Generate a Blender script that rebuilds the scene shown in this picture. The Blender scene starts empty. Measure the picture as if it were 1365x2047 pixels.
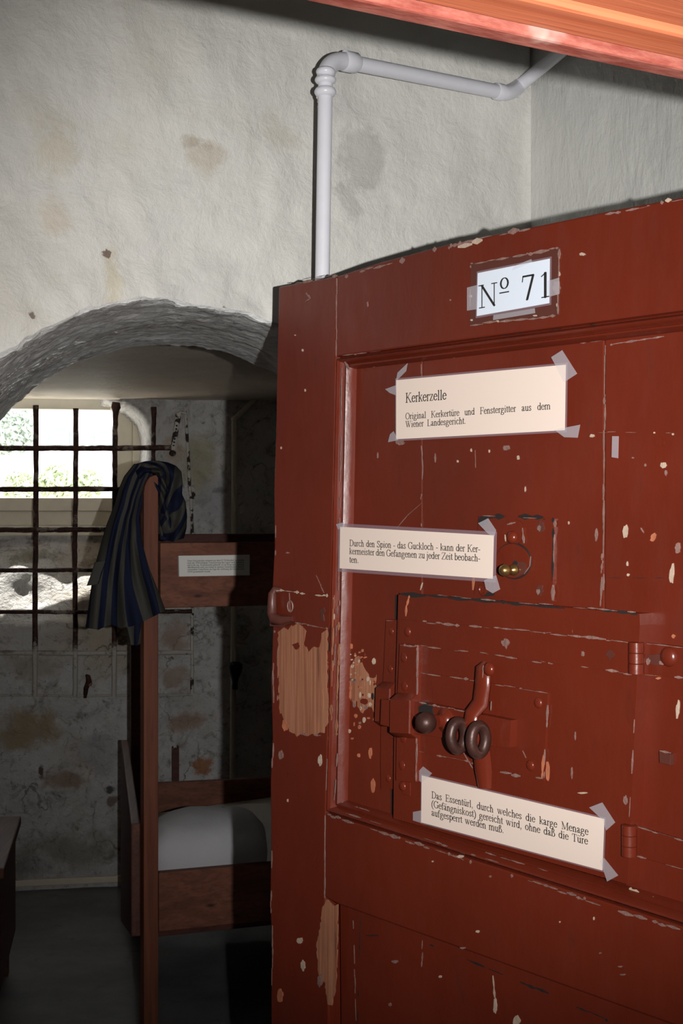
import bpy, math, random
from mathutils import Vector, Matrix, noise as mnoise
random.seed(7)
PI = math.pi
scn = bpy.context.scene
COL = scn.collection
W0, H0, F = 1365.0, 2047.0, 2850.0          # photo frame and focal length in its pixels
EYE = Vector((0, 0, 1.6))

# ------------------------------------------------------------------ camera, world, lights, exposure
cam_d = bpy.data.cameras.new('camera'); cam = bpy.data.objects.new('camera', cam_d); COL.objects.link(cam)
cam.location = EYE; cam.rotation_euler = (PI / 2, 0, 0)
cam_d.sensor_fit = 'AUTO'; cam_d.sensor_width = 36.0; cam_d.lens = F / H0 * 36.0
cam_d.clip_start = 0.02; cam_d.clip_end = 200
scn.camera = cam
scn.view_settings.view_transform = 'Standard'
scn.view_settings.look = 'None'
scn.view_settings.exposure = 0.0
scn.view_settings.gamma = 1.0
scn.view_settings.use_curve_mapping = False

world = bpy.data.worlds.new('world'); scn.world = world; world.use_nodes = True
bg = world.node_tree.nodes['Background']
bg.inputs['Color'].default_value = (0.93, 0.97, 1.0, 1)
bg.inputs['Strength'].default_value = 5.6

FLASH_W = 184.0
fl = bpy.data.lights.new('camera_flash', 'SPOT'); fl.energy = FLASH_W; fl.color = (1.0, 0.98, 0.95)
fl.spot_size = math.radians(58); fl.spot_blend = 1.0; fl.shadow_soft_size = 0.0065
flo = bpy.data.objects.new('camera_flash', fl); COL.objects.link(flo)
flo.location = (0.11, 0.0, 1.60); flo.rotation_euler = (PI / 2 + math.radians(2.4), 0, math.radians(-1.2))

sun = bpy.data.lights.new('sun', 'SUN'); sun.energy = 14.0; sun.angle = math.radians(0.6); sun.color = (1.0, 0.96, 0.88)
suno = bpy.data.objects.new('sun', sun); COL.objects.link(suno); suno.location = (0, 14, 12)
_sd = Vector((0.15, -math.cos(math.radians(70)), -math.sin(math.radians(70))))
suno.rotation_euler = _sd.to_track_quat('-Z', 'Y').to_euler()

# ------------------------------------------------------------------ frames of reference
Z = Vector((0, 0, 1))
def V2(x, y): return Vector((x, y, 0))
def ray(px, py): return Vector(((px - W0 / 2) / F, 1.0, -(py - H0 / 2) / F))
def at(px, py, Y): return EYE + ray(px, py) * Y
def hit(px, py, P, N):
    d = ray(px, py)
    return EYE + d * ((P - EYE).dot(N) / d.dot(N))

A = V2(.859, .511).normalized(); An = V2(.511, -.859).normalized()      # entrance walls: along, and towards the viewer
ARCH_P = V2(-.11, 2.2)
def archw(px, py, n=0.0): return hit(px, py, ARCH_P + An * n, An)
CORNER = ARCH_P + A * .508
R = V2(.606, -.795).normalized(); Rn = V2(-.795, -.606).normalized()    # wall behind the door, and the door itself
def rightw(px, py, n=0.0): return hit(px, py, CORNER + Rn * n, Rn)
DOOR_P = V2(-.099, 2.03)
def door(px, py, n=0.0):                                               # (s, z) on the door leaf, n towards the viewer
    p = hit(px, py, DOOR_P + Rn * n, Rn)
    return ((p - DOOR_P).dot(R), p.z)
def dw(s, z, n=0.0): return DOOR_P + R * s + Rn * n + Z * z
BW_A = V2(.983, .18).normalized(); BW_N = V2(.18, -.983).normalized()   # wall with the window
BW_P = V2(-1.164, 6.06)
def backw(px, py, n=0.0): return hit(px, py, BW_P + BW_N * n, BW_N)
def bwt(px, py, n=0.0):
    p = backw(px, py, n); return ((p - BW_P).dot(BW_A), p.z)
def bww(t, z, n=0.0): return BW_P + BW_A * t + BW_N * n + Z * z

# ------------------------------------------------------------------ mesh builder
class MB:
    def __init__(s): s.v = []; s.f = []; s.m = []; s.uv = {}
    def add(s, vs, fs, mi=0):
        b = len(s.v); s.v += [Vector(p) for p in vs]
        for f in fs: s.f.append(tuple(b + i for i in f)); s.m.append(mi)
        return b
    def prism(s, poly, depth, mi=0):
        """poly: 3D points in order; depth: vector to the other face"""
        n = len(poly); poly = [Vector(p) for p in poly]
        s.add(poly + [p + depth for p in poly],
              [tuple(range(n)), tuple(range(2 * n - 1, n - 1, -1))] + [(i, i + n, (i + 1) % n + n, (i + 1) % n) for i in range(n)], mi)
    def box(s, o, a, b, c, mi=0):
        o, a, b, c = map(Vector, (o, a, b, c)); s.prism([o, o + a, o + a + b, o + b], c, mi)
    def grid(s, rows, mi=0, closed_u=False, closed_v=False):
        nr, nc = len(rows), len(rows[0]); fs = []
        for i in range(nr - (0 if closed_v else 1)):
            for j in range(nc - (0 if closed_u else 1)):
                a = i * nc + j; b = i * nc + (j + 1) % nc; k = ((i + 1) % nr) * nc
                fs.append((a, b, k + (j + 1) % nc, k + j))
        return s.add([p for r in rows for p in r], fs, mi)
    def tube(s, path, r, seg=12, mi=0, caps=True, flat=None):
        path = [Vector(p) for p in path]; rows = []; n = len(path); up = None
        rs = r if isinstance(r, (list, tuple)) else [r] * n
        for i, p in enumerate(path):
            d = (path[min(i + 1, n - 1)] - path[max(i - 1, 0)]).normalized()
            if up is None:
                up = Vector((0, 0, 1)) if abs(d.z) < .9 else Vector((0, 1, 0))
            x = d.cross(up).normalized(); up = x.cross(d).normalized()
            fx, fy = flat if flat else (1, 1)
            rows.append([p + x * (math.cos(2 * PI * k / seg) * rs[i] * fx) + up * (math.sin(2 * PI * k / seg) * rs[i] * fy) for k in range(seg)])
        b = s.grid(rows, mi, closed_u=True)
        if caps:
            s.f.append(tuple(b + k for k in range(seg))[::-1]); s.m.append(mi)
            s.f.append(tuple(b + (n - 1) * seg + k for k in range(seg))); s.m.append(mi)
    def lathe(s, o, axis, prof, seg=16, mi=0, sx=None):
        """prof: (radius, height) pairs along axis"""
        axis = Vector(axis).normalized(); x = axis.orthogonal().normalized(); y = axis.cross(x)
        o = Vector(o); rows = [[o + axis * h + (x * math.cos(2 * PI * k / seg) + y * math.sin(2 * PI * k / seg)) * max(r, 1e-5) for k in range(seg)] for r, h in prof]
        b = s.grid(rows, mi, closed_u=True)
        s.f.append(tuple(b + k for k in range(seg))[::-1]); s.m.append(mi)
        s.f.append(tuple(b + (len(prof) - 1) * seg + k for k in range(seg))); s.m.append(mi)
    def dome(s, o, axis, r, h, seg=12, mi=0):
        s.lathe(o, axis, [(r, 0)] + [(r * math.cos(a * PI / 12), h * math.sin(a * PI / 12)) for a in range(1, 7)], seg, mi)
    def ball(s, o, r, mi=0, sc=(1, 1, 1)):
        s.lathe(o, Z, [(r * math.sin(PI * k / 10) * sc[0], -r * math.cos(PI * k / 10) * sc[2]) for k in range(11)], 16, mi)
    def torus(s, o, ex, ey, rx, ry, t, seg=24, ts=10, mi=0):
        ex = Vector(ex).normalized(); ey = Vector(ey).normalized(); ez = ex.cross(ey); rows = []
        for i in range(seg):
            a = 2 * PI * i / seg; c = Vector(o) + ex * rx * math.cos(a) + ey * ry * math.sin(a)
            rad = (ex * math.cos(a) / max(rx, 1e-4) + ey * math.sin(a) / max(ry, 1e-4)).normalized()
            rows.append([c + rad * t * math.cos(2 * PI * k / ts) + ez * t * math.sin(2 * PI * k / ts) for k in range(ts)])
        s.grid(rows, mi, closed_u=True, closed_v=True)

MW = {}
def root_mw(o):
    while o is not None:
        if o.name in MW: return MW[o.name]
        o = o.parent
    return Matrix.Identity(4)
def obj(name, mb, mats, parent=None, smooth=False, bevel=0.0, subsurf=0, uvs=None, solid=0.0, origin=None, angle=40, recalc=True):
    me = bpy.data.meshes.new(name)
    M_ = Matrix.Identity(4)
    if parent is not None: M_ = root_mw(parent).inverted()
    elif origin is not None: M_ = Matrix.Translation(-Vector(origin))
    me.from_pydata([M_ @ p for p in mb.v], [], mb.f)
    mats = mats if isinstance(mats, (list, tuple)) else [mats]
    for m in mats: me.materials.append(m)
    me.polygons.foreach_set('material_index', mb.m)
    if uvs is not None:
        l = me.uv_layers.new(name='UVMap')
        for lp in me.loops: l.data[lp.index].uv = uvs[lp.vertex_index]
    me.validate(); me.update()
    if recalc:
        import bmesh
        bm = bmesh.new(); bm.from_mesh(me); bmesh.ops.recalc_face_normals(bm, faces=bm.faces); bm.to_mesh(me); bm.free()
    if smooth:
        me.polygons.foreach_set('use_smooth', [True] * len(me.polygons))
        try: me.set_sharp_from_angle(angle=math.radians(angle))
        except Exception: pass
    o = bpy.data.objects.new(name, me); COL.objects.link(o)
    if parent is not None: o.parent = parent
    elif origin is not None: o.location = Vector(origin)
    if solid:
        md = o.modifiers.new('thickness', 'SOLIDIFY'); md.thickness = solid; md.offset = 0
    if bevel:
        md = o.modifiers.new('bevel', 'BEVEL'); md.width = bevel; md.segments = 2; md.limit_method = 'ANGLE'; md.angle_limit = math.radians(50)
    if subsurf:
        md = o.modifiers.new('subsurf', 'SUBSURF'); md.levels = subsurf; md.render_levels = subsurf
    return o
def tag(o, label=None, cat=None, group=None, kind=None):
    if label: o['label'] = label
    if cat: o['category'] = cat
    if group: o['group'] = group
    if kind: o['kind'] = kind
    return o
def empty(name, loc, rz=0.0):
    o = bpy.data.objects.new(name, None); COL.objects.link(o); o.empty_display_size = .1
    o.location = loc; o.rotation_euler = (0, 0, rz)
    MW[o.name] = Matrix.Translation(Vector(loc)) @ Matrix.Rotation(rz, 4, 'Z')
    return o

# ------------------------------------------------------------------ materials
class NT:
    def __init__(s, name):
        s.mat = bpy.data.materials.new(name); s.mat.use_nodes = True; s.t = s.mat.node_tree
        s.b = s.t.nodes['Principled BSDF']; s.out = s.t.nodes['Material Output']; s.co = None
    def n(s, k, **kw):
        nd = s.t.nodes.new(k)
        for a, v in kw.items(): setattr(nd, a, v)
        return nd
    def link(s, a, b): s.t.links.new(a, b)
    def set(s, sock, v):
        if hasattr(v, 'is_output') or isinstance(v, bpy.types.NodeSocket): s.link(v, sock)
        else:
            try: sock.default_value = v
            except Exception: sock.default_value = (*v, 1)
    def obco(s):
        if s.co is None: s.co = s.n('ShaderNodeTexCoord')
        return s.co.outputs['Object']
    def uv(s):
        if s.co is None: s.co = s.n('ShaderNodeTexCoord')
        return s.co.outputs['UV']
    def mapping(s, scale=(1, 1, 1), rot=(0, 0, 0), vec=None, loc=(0, 0, 0)):
        m = s.n('ShaderNodeMapping'); s.link(vec or s.obco(), m.inputs['Vector'])
        m.inputs['Scale'].default_value = scale; m.inputs['Rotation'].default_value = rot; m.inputs['Location'].default_value = loc
        return m.outputs['Vector']
    def noise(s, scale, detail=4, rough=.55, vec=None, dist=0.0):
        t = s.n('ShaderNodeTexNoise'); s.link(vec or s.obco(), t.inputs['Vector'])
        t.inputs['Scale'].default_value = scale; t.inputs['Detail'].default_value = detail
        t.inputs['Roughness'].default_value = rough; t.inputs['Distortion'].default_value = dist
        return t.outputs['Fac']
    def vor(s, scale, vec=None, feature='F1'):
        t = s.n('ShaderNodeTexVoronoi', feature=feature); s.link(vec or s.obco(), t.inputs['Vector']); t.inputs['Scale'].default_value = scale
        return t.outputs['Distance']
    def rng(s, v, a, b, c=0.0, d=1.0, smooth=True):
        m = s.n('ShaderNodeMapRange'); m.interpolation_type = 'SMOOTHSTEP' if smooth else 'LINEAR'
        s.link(v, m.inputs['Value'])
        for k, x in (('From Min', a), ('From Max', b), ('To Min', c), ('To Max', d)): m.inputs[k].default_value = x
        return m.outputs['Result']
    def math(s, op, a, b=0.0):
        m = s.n('ShaderNodeMath', operation=op); s.set(m.inputs[0], a); s.set(m.inputs[1], b); return m.outputs[0]
    def mix(s, f, a, b):
        m = s.n('ShaderNodeMix', data_type='RGBA'); s.set(m.inputs['Factor'], f)
        s.set(m.inputs[6], a if not isinstance(a, tuple) else (*a, 1)); s.set(m.inputs[7], b if not isinstance(b, tuple) else (*b, 1))
        return m.outputs[2]
    def bump(s, h, strength=.3, dist=.01, normal=None):
        b = s.n('ShaderNodeBump'); s.link(h, b.inputs['Height']); b.inputs['Strength'].default_value = strength; b.inputs['Distance'].default_value = dist
        if normal: s.link(normal, b.inputs['Normal'])
        return b.outputs['Normal']
    def sep(s, vec=None):
        m = s.n('ShaderNodeSeparateXYZ'); s.link(vec or s.obco(), m.inputs[0]); return m.outputs
    def spot(s, c, r, wob=None, wamp=.8, soft=.5):
        """1 inside a blotch centred at c with radii r (object coordinates), ragged by the noise wob"""
        sub = s.n('ShaderNodeVectorMath', operation='SUBTRACT'); s.link(s.obco(), sub.inputs[0]); sub.inputs[1].default_value = c
        dv = s.n('ShaderNodeVectorMath', operation='DIVIDE'); s.link(sub.outputs[0], dv.inputs[0]); dv.inputs[1].default_value = r
        ln = s.n('ShaderNodeVectorMath', operation='LENGTH'); s.link(dv.outputs[0], ln.inputs[0])
        d = ln.outputs['Value']
        if wob is not None: d = s.math('ADD', d, s.math('MULTIPLY', s.math('SUBTRACT', wob, .5), wamp * 2))
        return s.rng(d, 1.0, 1.0 - soft)
    def fin(s, color=None, rough=.6, normal=None, metal=0.0, spec=.5):
        if color is not None: s.set(s.b.inputs['Base Color'], color if not isinstance(color, tuple) else (*color, 1))
        s.set(s.b.inputs['Roughness'], rough); s.set(s.b.inputs['Metallic'], metal); s.set(s.b.inputs['Specular IOR Level'], spec)
        if normal: s.link(normal, s.b.inputs['Normal'])
        return s.mat

def simple(name, col, rough=.6, metal=0.0, var=.25, scale=30, bump=.15, spec=.5):
    t = NT(name); n = t.noise(scale, 4); c = tuple(x * (1 - var) for x in col)
    return t.fin(t.mix(n, c, tuple(min(1, x * (1 + var)) for x in col)), rough, t.bump(n, bump, .003), metal, spec)

def plaster(name, base, grey, tan, spots=(), bscale=1.0, rough=.55, grain=(1, 1, 1), fine=.5, spec=.4, cracks=False):
    t = NT(name)
    vec = t.mapping(grain)
    big = t.noise(1.3, 5, .6); mid = t.noise(5, 6, .65); fin_ = t.noise(22 * bscale, 8, .68, vec, .4); tiny = t.noise(90 * bscale, 5, .6, vec)
    c = t.mix(t.rng(mid, .35, .7), base, tuple(x * .9 for x in base))
    c = t.mix(t.rng(big, .52, .72, 0, .75), c, tan)
    c = t.mix(t.rng(t.noise(3.1, 7, .7, t.mapping(loc=(4, 7, 1))), .56, .7, 0, .6), c, grey)
    c = t.mix(t.rng(tiny, .6, .78, 0, .25), c, tuple(x * .55 for x in base))
    if cracks:
        wv = t.n('ShaderNodeVectorMath', operation='ADD'); nn = t.n('ShaderNodeTexNoise'); t.link(t.obco(), nn.inputs['Vector']); nn.inputs['Scale'].default_value = 6; nn.inputs['Detail'].default_value = 5
        sc_ = t.n('ShaderNodeVectorMath', operation='SCALE'); t.link(nn.outputs['Color'], sc_.inputs[0]); sc_.inputs['Scale'].default_value = .35; t.link(t.obco(), wv.inputs[0]); t.link(sc_.outputs[0], wv.inputs[1])
        dr = t.noise(14, 9, .75, None, .8); c = t.mix(t.rng(dr, .50, .68, 0, .75), c, (.20, .175, .14)); c = t.mix(t.rng(t.noise(31, 7, .7, t.mapping(loc=(2, 5, 9)), .5), .57, .68, 0, .6), c, (.13, .11, .095))
        ck = t.rng(t.vor(3.2, wv.outputs[0], 'DISTANCE_TO_EDGE'), .016, .003, 0, .65); ck = t.math('MULTIPLY', ck, t.rng(t.noise(2.1, 3), .48, .6)); c = t.mix(ck, c, (.09, .075, .06))
    for sc, sr, scol, amt, soft in spots:
        c = t.mix(t.math('MULTIPLY', t.spot(sc, sr, t.noise(.55 / max(.004, min(sr)), 7, .72), 1.3, soft), amt), c, scol)
    h = t.math('ADD', t.math('MULTIPLY', fin_, 1.0), t.math('MULTIPLY', mid, 1.4))
    nrm = t.bump(h, .95 if cracks else .42, .025 if cracks else .02)
    nrm = t.bump(tiny, fine * .35, .004, nrm)
    return t.fin(c, rough, nrm, 0, spec)

def wood(name, dark, light, rough=.6, axis='x', scale=1.0, knots=False, bump=.2, spec=.35):
    t = NT(name)
    k = {'x': (1.2, 22, 22), 'y': (22, 1.2, 22), 'z': (22, 22, 1.2)}[axis]
    v = t.mapping(tuple(q * scale for q in k))
    g = t.noise(1.6, 6, .6, v, .6); fine = t.noise(7, 3, .6, v)
    c = t.mix(t.rng(g, .3, .7), dark, light); c = t.mix(t.rng(fine, .45, .7, 0, .5), c, tuple(x * .6 for x in dark))
    if knots:
        kv = t.mapping(tuple({'x': (2.2, 1, 5.5), 'y': (1, 2.2, 5.5), 'z': (5.5, 5.5, 2.2)}[axis]))
        c = t.mix(t.rng(t.vor(2.3, kv), .10, .03, 0, .8), c, (.02, .006, .004))
    return t.fin(c, rough, t.bump(t.math('ADD', g, fine), bump, .002), 0, spec)

def door_paint(name, base, rough=.33):
    t = NT(name)
    v = t.mapping((3, 3, 1))
    n1 = t.noise(2.2, 5, .6); st = t.noise(14, 5, .65, v); fl = t.noise(48, 3, .55, t.mapping((1.6, 1.6, .7)))
    c = t.mix(t.rng(n1, .3, .7), tuple(x * .82 for x in base), tuple(x * 1.12 for x in base))
    c = t.mix(t.rng(st, .6, .8, 0, .5), c, (base[0] * .5, base[1] * .7, base[2] * .8))
    c = t.mix(t.rng(fl, .79, .82, 0, .5), c, (.32, .16, .12))
    sc = t.noise(30, 2, .5, t.mapping((1.2, 1.2, .12), (0, .25, 0)))
    c = t.mix(t.rng(sc, .80, .83, 0, .35), c, (.30, .14, .11))
    h = t.math('ADD', t.noise(9, 4, .55, v), t.math('MULTIPLY', t.noise(120, 3), .2))
    return t.fin(c, t.rng(st, .3, .8, rough * .8, rough * 1.5), t.bump(h, .22, .004), 0, .5)

P_DOOR = (.130, .0180, .0078)
M_door = door_paint('oxblood_door_paint', P_DOOR)
M_iron_red = door_paint('oxblood_paint_on_iron', (P_DOOR[0] * .98, P_DOOR[1], P_DOOR[2]), .26)
M_dark_red = door_paint('worn_dark_paint', (.095, .028, .02), .4)
M_chip = simple('pale_paint_wear', (.225, .13, .112), .5, 0, .55, 140, .6)
M_white_chip = simple('cream_paint_chip', (.46, .35, .27), .5, 0, .35, 90, .5)
M_orange_chip = simple('orange_primer_chip', (.42, .14, .07), .6, 0, .4, 70, .5)
M_crack = simple('dark_gap_and_edge', (.012, .008, .007), .8, 0, .3)
def bare():
    t = NT('bare_worn_wood')
    v = t.mapping((150, 150, 4)); g = t.noise(1.4, 5, .6, v, .3); b = t.noise(14, 4)
    c = t.mix(t.rng(g, .3, .72), (.25, .090, .047), (.40, .178, .102)); c = t.mix(t.rng(b, .5, .8, 0, .6), c, (.23, .095, .055))
    c = t.mix(t.rng(t.noise(2.2, 4, .6, t.mapping((40, 40, 3), loc=(3, 3, 3))), .62, .75, 0, .8), c, (.12, .05, .03))
    return t.fin(c, .6, t.bump(g, .35, .002), 0, .3)
M_bare = bare()
M_black_iron = simple('bare_dark_iron', (.055, .021, .016), .42, .3, .5, 60, .3)
M_brass = simple('brass', (.42, .25, .09), .3, .9, .3, 80, .15)
M_paper = simple('cream_paper', (.80, .66, .575), .5, 0, .03, 6, .02, .3)
M_paper_blue = simple('cool_white_paper', (.70, .76, .86), .5, 0, .02, 6, .02, .3)
M_paper_dull = simple('white_paper', (.84, .82, .78), .6, 0, .03, 6, .02, .3)
M_ink = simple('printed_ink', (.02, .018, .018), .6, 0, .1)
def tape():
    t = NT('clear_tape'); t.fin((.75, .72, .78), .22, t.bump(t.noise(60, 3), .15, .001)); t.b.inputs['Alpha'].default_value = .20
    return t.mat
M_tape = tape()
def film():
    t = NT('clear_laminate'); t.fin((.45, .33, .38), .15); t.b.inputs['Alpha'].default_value = .22
    return t.mat
M_film = film()
def glass():
    t = NT('window_glass')
    tr = t.n('ShaderNodeBsdfTransparent'); gl = t.n('ShaderNodeBsdfGlossy'); gl.inputs['Roughness'].default_value = .03
    mx = t.n('ShaderNodeMixShader'); mx.inputs[0].default_value = .05
    t.link(tr.outputs[0], mx.inputs[1]); t.link(gl.outputs[0], mx.inputs[2]); t.link(mx.outputs[0], t.out.inputs['Surface'])
    return t.mat
M_glass = glass()
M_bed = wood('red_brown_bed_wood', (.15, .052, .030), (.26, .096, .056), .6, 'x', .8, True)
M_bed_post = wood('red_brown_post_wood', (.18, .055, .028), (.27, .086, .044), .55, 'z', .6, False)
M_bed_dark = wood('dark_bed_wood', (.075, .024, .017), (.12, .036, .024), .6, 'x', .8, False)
M_panel = wood('bed_end_board_wood', (.10, .04, .028), (.17, .065, .045), .55, 'y', .8, False)
M_bench = wood('dark_bench_wood', (.09, .03, .018), (.16, .055, .03), .5, 'y', .8, False)
def lintel_wood():
    t = NT('orange_varnished_pine')
    v = t.mapping((1.0, 34, 34), (0, 0, 0)); g = t.noise(1.1, 4, .55, v, .5); f = t.noise(3.5, 4, .6, t.mapping((2.0, 60, 60)))
    c = t.mix(t.rng(g, .3, .62), (.30, .068, .027), (.40, .112, .052)); c = t.mix(t.rng(f, .55, .72, 0, .6), c, (.24, .04, .017))
    c = t.mix(t.rng(t.noise(5, 5, .6), .6, .75, 0, .4), c, (.52, .24, .15))
    c = t.mix(t.rng(t.vor(7, t.mapping((1, 2.2, 2.2))), .08, .03), c, (.06, .015, .01))
    return t.fin(c, .42, t.bump(t.math('ADD', g, f), .25, .002), 0, .4)
M_lintel = lintel_wood()
def strip_paint():
    t = NT('worn_pink_strip_paint'); n = t.noise(26, 6, .7, t.mapping((1, 4, 4)))
    c = t.mix(t.rng(n, .35, .7), (.165, .036, .026), (.27, .095, .072)); c = t.mix(t.rng(t.noise(13, 4), .66, .74), c, (.33, .20, .17))
    return t.fin(c, .8, t.bump(n, .3, .002), 0, .05)
M_strip = strip_paint()
M_pipe = simple('white_pipe_paint', (.76, .76, .82), .3, 0, .06, 40, .12)
M_pipe_old = simple('cream_pipe_paint', (.66, .60, .50), .4, 0, .15, 40, .2)
M_frame = simple('cream_window_paint', (.72, .66, .52), .5, 0, .1, 25, .25)
def rust(name, lowz=None):
    t = NT(name); n = t.noise(38, 6, .7); m = t.noise(16, 5, .7)
    c = t.mix(t.rng(n, .35, .65), (.030, .013, .010), (.085, .036, .026)); c = t.mix(t.rng(m, .53, .64, 0, .8), c, (.30, .25, .21))
    if lowz is not None:
        z = t.math('ADD', t.sep()[2], t.math('MULTIPLY', t.math('SUBTRACT', m, .5), .22))
        c = t.mix(t.rng(z, lowz + .02, lowz - .02), c, t.mix(t.rng(n, .55, .72), (.50, .47, .43), (.10, .06, .045)))
    return t.fin(c, .7, t.bump(n, .5, .004), 0, .3)
M_rust = rust('rusty_flaking_iron', backw(150, 1290).z - backw(150, 1395, .02).z)
M_rust_dark = rust('rusty_iron')
def flaked():
    t = NT('flaking_whitewashed_iron'); n = t.noise(24, 4, .6)
    c = t.mix(t.rng(n, .5, .56), (.55, .52, .47), (.035, .02, .016))
    return t.fin(c, .7, t.bump(n, .5, .003))
M_flaked = flaked()
def linen(name, c0, c1):
    t = NT(name); n = t.noise(12, 5, .6); f = t.noise(220, 2, .5)
    c = t.mix(n, c0, c1); c = t.mix(t.rng(t.noise(30, 3), .72, .76, 0, .7), c, (.12, .1, .09))
    return t.fin(c, .85, t.bump(t.math('ADD', f, t.math('MULTIPLY', n, 2)), .25, .004), 0, .15)
M_linen = linen('off_white_linen', (.58, .58, .62), (.70, .69, .70))
M_linen2 = linen('white_pillow_linen', (.60, .57, .52), (.72, .69, .64))
def stripes():
    t = NT('blue_grey_striped_cloth')
    s = t.sep(t.uv()); wob = t.noise(3, 3, .5, t.uv())
    u = t.math('ADD', s[0], t.math('MULTIPLY', t.math('SUBTRACT', wob, .5), .10))
    fr = t.math('FRACT', u); k = t.rng(t.math('ABSOLUTE', t.math('SUBTRACT', fr, .5)), .235, .265)
    w = t.noise(500, 2, .5)
    c = t.mix(k, t.mix(w, (.055, .053, .046), (.095, .092, .080)), t.mix(w, (.010, .013, .034), (.020, .024, .054)))
    return t.fin(c, .9, t.bump(w, .3, .001), 0, .1)
M_stripes = stripes()
def concrete():
    t = NT('dark_cement_floor'); a = t.noise(3, 6, .65); b = t.noise(40, 5, .65)
    c = t.mix(t.rng(a, .3, .7), (.20, .20, .205), (.31, .305, .31)); c = t.mix(t.rng(b, .66, .76, 0, .7), c, (.55, .53, .50)); c = t.mix(t.rng(t.noise(7, 6, .7), .58, .7, 0, .5), c, (.15, .145, .14))
    return t.fin(c, .6, t.bump(b, .25, .005), 0, .3)
M_floor = concrete()
def leaf(name, a, b):
    t = NT(name); return t.fin(t.mix(t.noise(4, 3), a, b), .6)
M_leaf = leaf('green_leaves', (.42, .50, .28), (.62, .68, .50))
M_leaf2 = leaf('grey_green_leaves', (.34, .40, .34), (.52, .57, .50))
M_house = simple('white_house_render', (.85, .84, .82), .8)
M_pane_far = simple('grey_far_pane', (.20, .22, .23), .3)
M_ground = simple('gravel_ground', (.55, .5, .42), .9)

# walls, with the stains that stand on them
def sp(p, rad): return (tuple(p), rad)
M_wall = plaster('white_lime_plaster', (.735, .725, .685), (.60, .59, .575), (.66, .585, .455), bscale=1.0, spots=[
    (tuple(archw(415, 315)), (.050, .03, .032), (.50, .42, .31), .55, .6),
    (tuple(archw(385, 285)), (.035, .02, .014), (.44, .37, .28), .6, .6),
    (tuple(archw(560, 270)), (.055, .03, .038), (.54, .49, .42), .5, .7),
    (tuple(archw(720, 310)), (.06, .04, .06), (.47, .46, .44), .75, .6),
    (tuple(archw(700, 400)), (.03, .02, .05), (.47, .46, .44), .6, .6),
    (tuple(archw(115, 440)), (.05, .03, .035), (.60, .50, .36), .45, .9),
    (tuple(archw(225, 560)), (.018, .02, .06), (.62, .54, .38), .6, .8),
    (tuple(archw(90, 230)), (.09, .04, .04), (.60, .54, .44), .4, .95),
    (tuple(archw(110, 300)), (.05, .04, .05), (.60, .54, .42), .6, .7),
    (tuple(archw(215, 507)), (.0095, .008, .0055), (.22, .165, .13), 1, .25),
    (tuple(archw(60, 633)), (.0085, .008, .0075), (.26, .20, .16), 1, .25),
])
M_gloss_wall = plaster('glossy_grey_white_paint', (.64, .64, .61), (.55, .55, .53), (.60, .58, .53), bscale=1.3, rough=.26, grain=(1, 1, .3), fine=.5, spec=.55)
M_soffit = plaster('rough_glossy_soffit_paint', (.84, .84, .83), (.76, .76, .75), (.76, .72, .66), bscale=1.6, rough=.22, grain=(.55, .55, 1.2), fine=1.2, spec=.8)
M_ceiling = plaster('grey_brown_vault_plaster', (.86, .74, .60), (.74, .64, .53), (.78, .64, .48), bscale=1.2, rough=.6)
bsp = lambda x, y, r, c, a=.8, s=.6: (tuple(backw(x, y)), r, c, a, s)
M_back = plaster(
    'stained_cell_plaster', (.72, .71, .70), (.42, .40, .38), (.52, .43, .31), bscale=.8, rough=.75, fine=1.0, spec=.2, cracks=True, spots=[
    bsp(60, 1455, (.16, .1, .12), (.40, .29, .15)), bsp(130, 1560, (.10, .1, .05), (.33, .20, .12), .7),
    bsp(380, 1440, (.12, .1, .06), (.42, .24, .16), .7), bsp(405, 1530, (.05, .1, .05), (.48, .20, .09), .9, .4),
    bsp(345, 1275, (.09, .1, .10), (.46, .30, .22), .7), bsp(350, 1355, (.08, .1, .06), (.44, .30, .22), .7),
    bsp(400, 930, (.09, .1, .16), (.50, .46, .30), .7), bsp(345, 900, (.07, .1, .10), (.56, .42, .28), .6),
    bsp(440, 1000, (.12, .1, .14), (.50, .51, .56), .6), bsp(150, 1700, (.40, .1, .12), (.27, .25, .20), .7, .9),
    bsp(30, 1740, (.25, .1, .08), (.20, .19, .16), .7, .9), bsp(200, 1500, (.10, .1, .10), (.46, .46, .49), .6),
    bsp(440, 980, (.04, .1, .025), (.24, .22, .20), .7), bsp(60, 1330, (.14, .1, .08), (.40, .33, .25), .6),
    bsp(250, 1690, (.08, .1, .16), (.25, .22, .17), .6, .9), bsp(225, 1600, (.03, .1, .03), (.20, .12, .09), .8),
    bsp(82, 1540, (.014, .1, .035), (.10, .05, .04), .9), bsp(222, 1578, (.03, .1, .02), (.06, .05, .05), .9),
    bsp(30, 1115, (.22, .5, .05), (.20, .18, .12), .7), bsp(180, 1130, (.2, .5, .04), (.36, .27, .17), .6),
])

# ------------------------------------------------------------------ the setting
def nz(p, s, amp, seed=0):
    q = Vector(p) * s + Vector((seed + .13, seed * 2 + .37, 3.29))
    return Vector((mnoise.noise(q), mnoise.noise(q + Vector((31.7, 5.1, 11.3))), mnoise.noise(q + Vector((7.9, 47.3, 23.6))))) * amp

TOP = 2.85
def poly_obj(name, pts, mat, kind='structure'):
    mb = MB(); mb.add(pts, [tuple(range(len(pts)))]); o = obj(name, mb, mat, recalc=False); return tag(o, kind=kind)

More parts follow.
